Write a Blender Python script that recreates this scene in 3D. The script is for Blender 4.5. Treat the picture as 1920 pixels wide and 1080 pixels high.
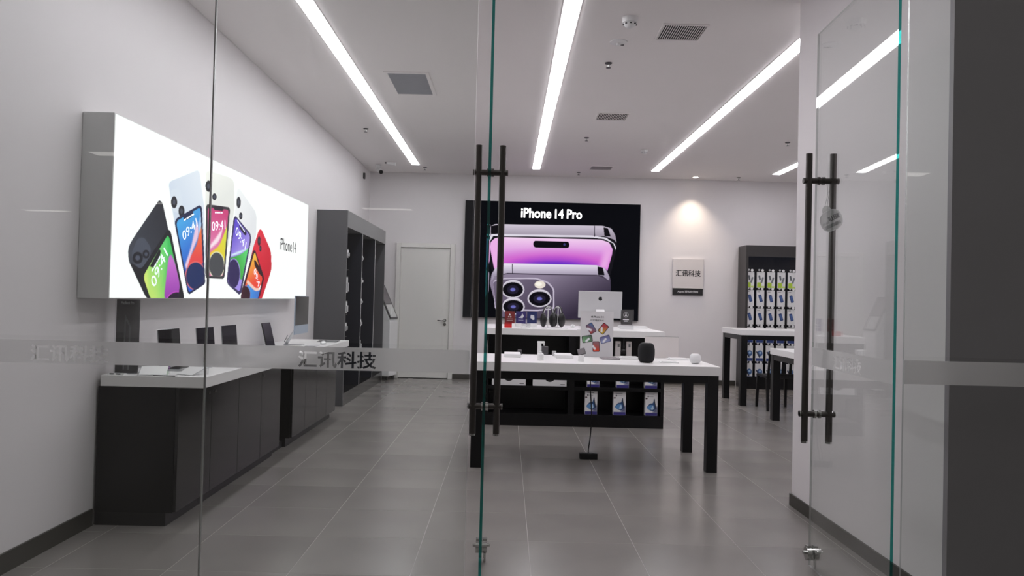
import bpy, bmesh, math, random, os
import numpy as np
from mathutils import Vector, Matrix
random.seed(7)
sc = bpy.context.scene
for o in list(bpy.data.objects): bpy.data.objects.remove(o)
C = sc.collection
PI = math.pi

# ------------------------------------------------ camera, world, exposure
cd = bpy.data.cameras.new('camera'); cam = bpy.data.objects.new('camera', cd); C.objects.link(cam)
MR = ((0.99968165, -0.0244971, 0.00604157), (-0.00642765, -0.01571202, 0.9998559), (0.02439865, 0.99957642, 0.01586448))
cam.matrix_world = Matrix(((MR[0][0], MR[0][1], -MR[0][2], 0), (MR[1][0], MR[1][1], -MR[1][2], 0), (MR[2][0], MR[2][1], -MR[2][2], 1.4), (0, 0, 0, 1)))
cd.sensor_width = 36; cd.lens = 26.25; cd.clip_start = .05; cd.clip_end = 200
sc.camera = cam
w = bpy.data.worlds.new('world'); sc.world = w; w.use_nodes = True
w.node_tree.nodes['Background'].inputs[0].default_value = (.335, .325, .315, 1)
w.node_tree.nodes['Background'].inputs[1].default_value = 1
sc.view_settings.view_transform = 'Standard'; sc.view_settings.look = 'None'
sc.view_settings.exposure = 0; sc.view_settings.gamma = 1; sc.view_settings.use_curve_mapping = False
sc.cycles.transparent_max_bounces = 24; sc.cycles.max_bounces = 10
sc.cycles.diffuse_bounces = 5; sc.cycles.glossy_bounces = 5
STRIP = 20.0        # radiance of the linear ceiling lights
CEIL = 3.574

# ------------------------------------------------ materials
def lin(c): return tuple((v/12.92 if v <= .04045 else ((v+.055)/1.055)**2.4) for v in [x/255 for x in c])
MC = {}
def mat(name, col=(128, 128, 128), rough=.5, metal=0., emit=0., spec=.5, noise=0., scale=8., bump=0., coat=0.):
    if name in MC: return MC[name]
    m = bpy.data.materials.new(name); m.use_nodes = True; MC[name] = m
    nt = m.node_tree; b = nt.nodes['Principled BSDF']; c = (*lin(col), 1)
    b.inputs['Base Color'].default_value = c; b.inputs['Roughness'].default_value = rough
    b.inputs['Metallic'].default_value = metal; b.inputs['Specular IOR Level'].default_value = spec
    if coat: b.inputs['Coat Weight'].default_value = coat; b.inputs['Coat Roughness'].default_value = .05
    if emit: b.inputs['Emission Color'].default_value = c; b.inputs['Emission Strength'].default_value = emit
    if noise or bump:
        tc = nt.nodes.new('ShaderNodeTexCoord'); n = nt.nodes.new('ShaderNodeTexNoise')
        n.inputs['Scale'].default_value = scale; n.inputs['Detail'].default_value = 5
        nt.links.new(tc.outputs['Object'], n.inputs['Vector'])
        if noise:
            r = nt.nodes.new('ShaderNodeMapRange'); r.inputs[3].default_value = 1-noise; r.inputs[4].default_value = 1+noise
            x = nt.nodes.new('ShaderNodeVectorMath'); x.operation = 'SCALE'; x.inputs[0].default_value = c[:3]
            nt.links.new(n.outputs[0], r.inputs[0]); nt.links.new(r.outputs[0], x.inputs['Scale']); nt.links.new(x.outputs[0], b.inputs['Base Color'])
        if bump:
            bp = nt.nodes.new('ShaderNodeBump'); bp.inputs['Strength'].default_value = bump; bp.inputs['Distance'].default_value = .002
            nt.links.new(n.outputs[0], bp.inputs['Height']); nt.links.new(bp.outputs[0], b.inputs['Normal'])
    return m
def glassmat(name, tint, refl=1., rough=0., r0=.04):
    """thin pane side: clear transmission plus a Schlick mirror reflection"""
    m = bpy.data.materials.new(name); m.use_nodes = True; nt = m.node_tree; nt.nodes.clear(); MC[name] = m
    out = nt.nodes.new('ShaderNodeOutputMaterial'); mx = nt.nodes.new('ShaderNodeMixShader')
    t = nt.nodes.new('ShaderNodeBsdfTransparent'); t.inputs[0].default_value = (*tint, 1)
    g = nt.nodes.new('ShaderNodeBsdfGlossy'); g.inputs['Roughness'].default_value = rough; g.inputs[0].default_value = (1, 1, 1, 1)
    lw = nt.nodes.new('ShaderNodeLayerWeight'); lw.inputs[0].default_value = .5
    p = nt.nodes.new('ShaderNodeMath'); p.operation = 'POWER'; p.inputs[1].default_value = 5
    a = nt.nodes.new('ShaderNodeMath'); a.operation = 'MULTIPLY_ADD'; a.inputs[1].default_value = (1-r0)*refl; a.inputs[2].default_value = r0*refl
    nt.links.new(lw.outputs['Facing'], p.inputs[0]); nt.links.new(p.outputs[0], a.inputs[0]); nt.links.new(a.outputs[0], mx.inputs[0])
    nt.links.new(t.outputs[0], mx.inputs[1]); nt.links.new(g.outputs[0], mx.inputs[2]); nt.links.new(mx.outputs[0], out.inputs[0])
    return m
GLASS = glassmat('clear_glass', (.965, .98, .972))
EDGE = glassmat('green_glass_edge', (.035, .38, .34), r0=.05)
EDGE2 = glassmat('polished_glass_edge', (.62, .66, .65), rough=.3, r0=.3)
ACRYL = glassmat('clear_acrylic', (.93, .935, .94), r0=.06)
def filmmat():
    m = bpy.data.materials.new('frosted_film'); m.use_nodes = True; nt = m.node_tree; nt.nodes.clear()
    out = nt.nodes.new('ShaderNodeOutputMaterial'); m1 = nt.nodes.new('ShaderNodeMixShader'); m2 = nt.nodes.new('ShaderNodeMixShader')
    t = nt.nodes.new('ShaderNodeBsdfTransparent'); tl = nt.nodes.new('ShaderNodeBsdfTranslucent'); d = nt.nodes.new('ShaderNodeBsdfDiffuse')
    tl.inputs[0].default_value = (.93, .92, .92, 1); d.inputs[0].default_value = (.82, .82, .82, 1)
    m1.inputs[0].default_value = .42
    rf = nt.nodes.new('ShaderNodeBsdfRefraction'); rf.inputs['Roughness'].default_value = .62; rf.inputs['IOR'].default_value = 1.15; rf.inputs[0].default_value = (.98, .97, .97, 1)
    m0 = nt.nodes.new('ShaderNodeMixShader'); m0.inputs[0].default_value = .6; nt.links.new(tl.outputs[0], m0.inputs[1]); nt.links.new(rf.outputs[0], m0.inputs[2])
    nt.links.new(m0.outputs[0], m1.inputs[1]); nt.links.new(d.outputs[0], m1.inputs[2])
    m2.inputs[0].default_value = .10; nt.links.new(m1.outputs[0], m2.inputs[1]); nt.links.new(t.outputs[0], m2.inputs[2])
    nt.links.new(m2.outputs[0], out.inputs[0]); MC['frosted_film'] = m
    return m
FILM = filmmat()
def printmat(name, emit=0., rough=.4, mul=1.):
    m = bpy.data.materials.new(name); m.use_nodes = True; nt = m.node_tree; b = nt.nodes['Principled BSDF']; MC[name] = m
    a = nt.nodes.new('ShaderNodeVertexColor'); a.layer_name = 'print'
    nt.links.new(a.outputs[0], b.inputs['Base Color']); b.inputs['Roughness'].default_value = rough
    if emit:
        nt.links.new(a.outputs[0], b.inputs['Emission Color']); b.inputs['Emission Strength'].default_value = emit
        nt.links.remove(b.inputs['Base Color'].links[0]); b.inputs['Base Color'].default_value = (.004, .004, .005, 1); b.inputs['Specular IOR Level'].default_value = .2
    return m
PRINT = printmat('printed_card')
LITP = printmat('backlit_print', 1.12, .5)
LITP2 = printmat('backlit_poster', .95, .8); LITP2.node_tree.nodes['Principled BSDF'].inputs['Specular IOR Level'].default_value = 0

WALL = mat('white_wall_paint', (223, 219, 220), .6, noise=.015, scale=3, bump=.05)
CEILM = mat('white_ceiling_paint', (243, 239, 238), .75, noise=.01, scale=2)
SKIRT = mat('dark_grey_skirting', (62, 60, 55), .4)
WHITE = mat('white_solid_surface', (236, 235, 234), .3)
DOORW = mat('white_lacquered_door', (226, 224, 220), .35)
BLACK = mat('black_laminate', (14, 14, 15), .35, noise=.1, scale=3, spec=.3)
BLACKG = mat('glossy_charcoal_laminate', (27, 27, 27), .16, spec=.4, noise=.05, scale=2)
GREYC = mat('charcoal_cabinet', (86, 86, 88), .35, noise=.05, scale=4)
DARKIN = mat('dark_blue_black_panel', (22, 25, 36), .4)
SHELFM = mat('dark_grey_shelf', (52, 50, 50), .4)
PLASTB = mat('black_plastic', (18, 18, 20), .35)
SCREEN = mat('dark_screen', (16, 15, 16), .12)
SILVER = mat('silver_aluminium', (205, 207, 210), .3, .85)
SILVD = mat('silver_matt', (196, 196, 198), .35, .3)
BARM = mat('dark_bronze_steel', (88, 84, 82), .3, .95)
CHROME = mat('chrome', (190, 190, 188), .12, 1.)
ALU = mat('grey_aluminium_frame', (208, 208, 207), .4, .0)
PWHITE = mat('white_plastic', (232, 232, 232), .35)
OFFW = mat('offwhite_board', (214, 208, 206), .45)
MESHW = mat('white_mesh_fabric', (225, 225, 226), .8, bump=.6, scale=400)
MESHB = mat('black_mesh_fabric', (14, 14, 17), .85, bump=.6, scale=400)
LAMP = mat('linear_lamp_diffuser', (252, 250, 255), .5, emit=STRIP)
SPOTL = mat('warm_downlight_lens', (255, 240, 220), .5, emit=9)
CABLED = mat('small_cabinet_led', (235, 240, 255), .5, emit=5)
GROUT = mat('light_grout', (166, 162, 156), .7)
DARKCLAD = mat('dark_stone_cladding', (142, 137, 142), .4, noise=.08, scale=3)
VENTD = mat('grey_vent_mesh', (176, 178, 184), .5)
VENTB = mat('vent_dark_void', (14, 14, 15), .7)
GREYG = mat('grey_glass_pad', (120, 114, 118), .3)
RED = mat('red_card', (196, 32, 34), .4)
DRED = mat('dark_red_card', (140, 30, 34), .4)
PURPLE = mat('purple_card', (58, 44, 130), .4)
BLUE = mat('blue_card', (30, 48, 120), .4)
INK = mat('black_ink', (22, 22, 24), .5)
GINK = mat('grey_ink', (112, 114, 114), .5)
WINK = mat('white_ink', (236, 236, 238), .5)
LTEXT = mat('backlit_white_letters', (255, 255, 255), .5, emit=1.6)
LDARK = mat('dark_grey_letters', (50, 50, 54), .5)
TIMEC = mat('backlit_pale_letters', (236, 240, 250), .5, emit=.8)
CLOTH = mat('dark_chair_seat', (30, 29, 32), .7)
SILIC = mat('silicone_joint', (150, 150, 148), .3)
AQUA = mat('pale_blue_aluminium', (176, 190, 206), .3, .3)
STEELG = mat('dark_grey_plate', (72, 70, 74), .4)
def tilemat():
    m = mat('grey_porcelain_tile', (131, 127, 123), .3, noise=.2, scale=1.6); nt = m.node_tree; b = nt.nodes['Principled BSDF']
    b.inputs['Specular IOR Level'].default_value = .5
    oi = nt.nodes.new('ShaderNodeObjectInfo'); mr = nt.nodes.new('ShaderNodeMapRange'); mr.inputs[3].default_value = .93; mr.inputs[4].default_value = 1.07
    x = nt.nodes.new('ShaderNodeVectorMath'); x.operation = 'SCALE'
    l = b.inputs['Base Color'].links[0]; src = l.from_socket; nt.links.remove(l)
    nt.links.new(src, x.inputs[0]); nt.links.new(oi.outputs['Random'], mr.inputs[0]); nt.links.new(mr.outputs[0], x.inputs['Scale']); nt.links.new(x.outputs[0], b.inputs['Base Color'])
    tc = nt.nodes.new('ShaderNodeTexCoord'); mp = nt.nodes.new('ShaderNodeMapping'); mp.inputs['Scale'].default_value = (1, 1, 1)
    n = nt.nodes.new('ShaderNodeTexNoise'); n.inputs['Scale'].default_value = 1.5; n.inputs['Detail'].default_value = 2
    r = nt.nodes.new('ShaderNodeMapRange'); r.inputs[3].default_value = .20; r.inputs[4].default_value = .27
    nt.links.new(tc.outputs['Object'], mp.inputs[0]); nt.links.new(mp.outputs[0], n.inputs['Vector']); nt.links.new(n.outputs[0], r.inputs[0]); nt.links.new(r.outputs[0], b.inputs['Roughness'])
    return m
TILE = tilemat()

# ------------------------------------------------ mesh helpers
class B:
    def __init__(s): s.b = bmesh.new()
    def box(s, x0, x1, y0, y1, z0, z1, bev=0., seg=2):
        r = bmesh.ops.create_cube(s.b, size=1)['verts']
        for v in r: v.co = ((x0+x1)/2+v.co.x*(x1-x0), (y0+y1)/2+v.co.y*(y1-y0), (z0+z1)/2+v.co.z*(z1-z0))
        if bev:
            e = list({e for v in r for e in v.link_edges}); bmesh.ops.bevel(s.b, geom=e, offset=bev, segments=seg, profile=.5, affect='EDGES')
        return s
    def hull(s, pts):                     # 8 corners: bottom 4 then top 4
        v = [s.b.verts.new(p) for p in pts]
        for f in ((3, 2, 1, 0), (4, 5, 6, 7), (0, 1, 5, 4), (1, 2, 6, 5), (2, 3, 7, 6), (3, 0, 4, 7)): s.b.faces.new([v[i] for i in f])
        return s
    def cyl(s, p0, p1, r, seg=16, r2=None):
        p0, p1 = Vector(p0), Vector(p1); d = p1-p0
        M = Matrix.Translation((p0+p1)/2) @ d.to_track_quat('Z', 'Y').to_matrix().to_4x4()
        bmesh.ops.create_cone(s.b, cap_ends=True, segments=seg, radius1=r, radius2=r if r2 is None else r2, depth=d.length, matrix=M); return s
    def ball(s, c, r, sx=1, sy=1, sz=1, u=16, v=10):
        bmesh.ops.create_uvsphere(s.b, u_segments=u, v_segments=v, radius=r, matrix=Matrix.Translation(c) @ Matrix.Diagonal((sx, sy, sz, 1))); return s
    def lathe(s, prof, c=(0, 0, 0), seg=20):
        rings = []
        for r, z in prof: rings.append([s.b.verts.new((c[0]+r*math.cos(2*PI*i/seg), c[1]+r*math.sin(2*PI*i/seg), c[2]+z)) for i in range(seg)])
        for a, b in zip(rings, rings[1:]):
            for i in range(seg): s.b.faces.new((a[i], a[(i+1) % seg], b[(i+1) % seg], b[i]))
        s.b.faces.new(rings[0][::-1]); s.b.faces.new(rings[-1]); return s
    def tube(s, pts, r, seg=8):
        P = [Vector(p) for p in pts]; rings = []
        for i, p in enumerate(P):
            d = (P[min(i+1, len(P)-1)]-P[max(i-1, 0)]).normalized(); q = d.to_track_quat('Z', 'Y')
            rings.append([s.b.verts.new(p+q @ Vector((r*math.cos(2*PI*k/seg), r*math.sin(2*PI*k/seg), 0))) for k in range(seg)])
        for a, b in zip(rings, rings[1:]):
            for k in range(seg): s.b.faces.new((a[k], a[(k+1) % seg], b[(k+1) % seg], b[k]))
        s.b.faces.new(rings[0][::-1]); s.b.faces.new(rings[-1]); return s
    def prism(s, pts, n, th):             # planar polygon (3D pts) extruded by th along n
        n = Vector(n)*th; a = [s.b.verts.new(p) for p in pts]; b = [s.b.verts.new(Vector(p)+n) for p in pts]; k = len(a)
        s.b.faces.new(a[::-1]); s.b.faces.new(b)
        for i in range(k): s.b.faces.new((a[i], a[(i+1) % k], b[(i+1) % k], b[i]))
        return s
    def xf(s, M): bmesh.ops.transform(s.b, matrix=M, verts=s.b.verts); return s
    def obj(s, name, m, parent=None, smooth=None, mi=None):
        bmesh.ops.recalc_face_normals(s.b, faces=s.b.faces)
        me = bpy.data.meshes.new(name); s.b.to_mesh(me); s.b.free()
        for mm in (m if isinstance(m, (list, tuple)) else [m]): me.materials.append(mm)
        if mi: 
            for p in me.polygons: p.material_index = mi(p)
        o = bpy.data.objects.new(name, me); C.objects.link(o)
        if parent is not None: o.parent = parent
        if smooth:
            me.shade_smooth(); me.set_sharp_from_angle(angle=math.radians(smooth))
        return o
def BX(name, m, parent, *a, bev=0.): return B().box(*a, bev=bev).obj(name, m, parent)
def tag(o, label, cat, group=None):
    o['label'] = label; o['category'] = cat
    if group: o['group'] = group
    return o
def thing(name, label, cat, loc=(0, 0, 0), rz=0, group=None):
    o = bpy.data.objects.new(name, None); C.objects.link(o); o.location = loc; o.rotation_euler = (0, 0, rz); o.empty_display_size = .1
    return tag(o, label, cat, group)
def struct(o): o['kind'] = 'structure'; return o
def sempty(name, loc=(0, 0, 0), rz=0):
    o = bpy.data.objects.new(name, None); C.objects.link(o); o.location = loc; o.rotation_euler = (0, 0, rz); o['kind'] = 'structure'; return o
def copytree(o, parent=None):
    c = o.copy(); C.objects.link(c); c.parent = parent
    for ch in list(o.children): copytree(ch, c)
    return c
def dup(o, loc, rz=None, label=None):
    c = copytree(o); c.location = loc
    if rz is not None: c.rotation_euler = (0, 0, rz)
    if label: c['label'] = label
    return c

# frame of a flat print or text: origin, right vector, up vector
def frame(org, right, up):
    r, u = Vector(right).normalized(), Vector(up).normalized(); n = r.cross(u)
    return Matrix(((r.x, u.x, n.x, org[0]), (r.y, u.y, n.y, org[1]), (r.z, u.z, n.z, org[2]), (0, 0, 0, 1)))
def text(name, body, m, parent, F, w=None, h=None, bold=0., depth=.0008, plate=None):
    """lettering as a mesh, fitted to w x h with its lower left corner at F's origin; plate=(x0,x1,y0,y1): a sheet with the letters cut out of it"""
    cu = bpy.data.curves.new(name, 'FONT'); cu.body = body; cu.resolution_u = 3
    o = bpy.data.objects.new(name, cu); C.objects.link(o)
    dg = bpy.context.evaluated_depsgraph_get(); dg.update()
    if plate is None:
        cu.extrude = .001; dg.update(); me = bpy.data.meshes.new_from_object(o.evaluated_get(dg))
    else:
        with bpy.context.temp_override(active_object=o, selected_objects=[o], object=o, selected_editable_objects=[o]):
            for q in bpy.data.objects: q.select_set(False)
            o.select_set(True); bpy.context.view_layer.objects.active = o
            bpy.ops.object.convert(target='CURVE')
        c2 = o.data; c2.dimensions = '2D'; c2.fill_mode = 'BOTH'; c2.offset = -bold
        xs = [p.co for s in c2.splines for p in (s.bezier_points if s.type == 'BEZIER' else s.points)]
        x0, x1 = min(p[0] for p in xs), max(p[0] for p in xs); y0, y1 = min(p[1] for p in xs), max(p[1] for p in xs)
        sx, sy = w/(x1-x0), h/(y1-y0); pl = plate
        s = c2.splines.new('POLY'); s.points.add(3); s.use_cyclic_u = True
        for q, (a, b) in enumerate(((pl[0], pl[2]), (pl[1], pl[2]), (pl[1], pl[3]), (pl[0], pl[3]))): s.points[q].co = (a/sx+x0, b/sy+y0, 0, 1)
        c2.extrude = .0; dg = bpy.context.evaluated_depsgraph_get(); dg.update(); me = bpy.data.meshes.new_from_object(o.evaluated_get(dg))
    n = len(me.vertices); co = np.empty(n*3, np.float32); me.vertices.foreach_get('co', co); co = co.reshape(-1, 3)
    if plate is None:
        mn, mx = co.min(0), co.max(0); sc_ = (w/(mx[0]-mn[0])) if w else h/(mx[1]-mn[1]); sy = h/(mx[1]-mn[1]) if h else sc_
        if not w: sc_ = sy
        co[:, 0] = (co[:, 0]-mn[0])*sc_; co[:, 1] = (co[:, 1]-mn[1])*sy; co[:, 2] = (co[:, 2]-mn[2])/.002*depth
    else: co[:, 0] = (co[:, 0]-x0)*sx; co[:, 1] = (co[:, 1]-y0)*sy
    A = np.array(F); co = co @ A[:3, :3].T + A[:3, 3]
    me.vertices.foreach_set('co', co.astype(np.float32).ravel()); me.update(); me.materials.clear(); me.materials.append(m)
    if bold and plate is None:            # heavier weight: the outlines laid over themselves a stroke's breadth apart
        bm = bmesh.new(); r, u, n_ = (Vector(A[:3, k]) for k in range(3)); hh = (h or .1)*bold
        for k, (dx, dy) in enumerate(((0, 0), (-1, 0), (1, 0), (0, -.8), (0, .8), (-.7, -.6), (.7, -.6), (-.7, .6), (.7, .6))):
            k0 = len(bm.verts); bm.from_mesh(me); bm.verts.ensure_lookup_table()
            bmesh.ops.translate(bm, vec=r*dx*hh+u*dy*hh+n_*k*.00002, verts=bm.verts[k0:])
        bm.to_mesh(me); bm.free()
    bpy.data.objects.remove(o); o = bpy.data.objects.new(name, me); C.objects.link(o); o.parent = parent
    return o

# ------------------------------------------------ flat prints: colour painted per vertex of a fine sheet
def roundp(p, r):
    if not r or len(p) < 3: return np.array(p, float)
    P = np.array(p, float); out = []; n = len(P)
    for i in range(n):
        a, b, c = P[i-1], P[i], P[(i+1) % n]; u, v = a-b, c-b; lu, lv = np.hypot(*u), np.hypot(*v); k = min(r, lu*.45, lv*.45)
        s, e = b+u/max(lu, 1e-9)*k, b+v/max(lv, 1e-9)*k
        for t in (0, .25, .5, .75, 1): out.append(s*(1-t)**2+2*b*t*(1-t)+e*t*t)
    return np.array(out)
def sdf(P, X, Y):
    d = np.full(X.shape, 1e9); ins = np.zeros(X.shape, bool); n = len(P)
    for i in range(n):
        ax, ay = P[i-1]; bx, by = P[i]; ex, ey = bx-ax, by-ay; L = ex*ex+ey*ey
        if L < 1e-12: continue
        t = np.clip(((X-ax)*ex+(Y-ay)*ey)/L, 0, 1); d = np.minimum(d, np.hypot(X-ax-t*ex, Y-ay-t*ey))
        c = ((ay > Y) != (by > Y)); 
        with np.errstate(divide='ignore', invalid='ignore'): ins ^= c & (X < (bx-ax)*(Y-ay)/(by-ay if by != ay else 1e-9)+ax)
    return np.where(ins, -d, d)
def paint(us, vs, base, layers):
    X, Y = np.meshgrid(us, vs); img = np.zeros(X.shape+(3,)); img[:] = base
    for pts, col, r, soft, clip in layers:
        P = roundp(pts, r); m = max(soft, 0)+.01
        i0, i1 = np.searchsorted(us, P[:, 0].min()-m), np.searchsorted(us, P[:, 0].max()+m); j0, j1 = np.searchsorted(vs, P[:, 1].min()-m), np.searchsorted(vs, P[:, 1].max()+m)
        if i1 <= i0 or j1 <= j0: continue
        x, y = X[j0:j1, i0:i1], Y[j0:j1, i0:i1]; a = np.clip(.5-sdf(P, x, y)/max(soft, 1e-4), 0, 1); a = a*a*(3-2*a)
        if clip: a = a*np.clip(.5-sdf(roundp(clip, .04), x, y)/.004, 0, 1)
        if len(col) == 4:
            c0, p0, c1, p1 = col; dx, dy = p1[0]-p0[0], p1[1]-p0[1]; t = np.clip(((x-p0[0])*dx+(y-p0[1])*dy)/(dx*dx+dy*dy), 0, 1)[..., None]
            c = np.array(c0)*(1-t)+np.array(c1)*t
        else: c = np.array(col, float)
        img[j0:j1, i0:i1] = img[j0:j1, i0:i1]*(1-a[..., None])+c*a[..., None]
    return img
def sheet(name, m, parent, F, us, vs, base, layers):
    img = paint(us, vs, base, layers); X, Y = np.meshgrid(us, vs); nx, ny = len(us), len(vs)
    co = np.stack([X.ravel(), Y.ravel(), np.zeros(X.size)], 1); A = np.array(F); co = co @ A[:3, :3].T + A[:3, 3]
    idx = np.arange(nx*ny).reshape(ny, nx); q = np.stack([idx[:-1, :-1], idx[:-1, 1:], idx[1:, 1:], idx[1:, :-1]], -1).reshape(-1)
    me = bpy.data.meshes.new(name); nf = (nx-1)*(ny-1)
    me.vertices.add(nx*ny); me.vertices.foreach_set('co', co.astype(np.float32).ravel())
    me.loops.add(nf*4); me.loops.foreach_set('vertex_index', q.astype(np.int32)); me.polygons.add(nf); me.polygons.foreach_set('loop_start', np.arange(0, nf*4, 4, dtype=np.int32))
    me.update(calc_edges=True)
    ca = me.color_attributes.new('print', 'BYTE_COLOR', 'POINT'); c = np.ones((nx*ny, 4)); c[:, :3] = np.clip(img.reshape(-1, 3)/255, 0, 1)
    ca.data.foreach_set('color_srgb', c.astype(np.float32).ravel())
    me.materials.append(m); o = bpy.data.objects.new(name, me); C.objects.link(o); o.parent = parent
    return o
def ell(cx, cy, rx, ry, n=20): return [(cx+rx*math.cos(2*PI*i/n), cy+ry*math.sin(2*PI*i/n)) for i in range(n)]
def rect(x0, x1, y0, y1): return [(x0, y0), (x1, y0), (x1, y1), (x0, y1)]
def quad(cx, cy, w, h, ang):
    c, s = math.cos(ang), math.sin(ang); return [(cx+c*x-s*y, cy+s*x+c*y) for x, y in ((-w/2, -h/2), (w/2, -h/2), (w/2, h/2), (-w/2, h/2))]
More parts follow.
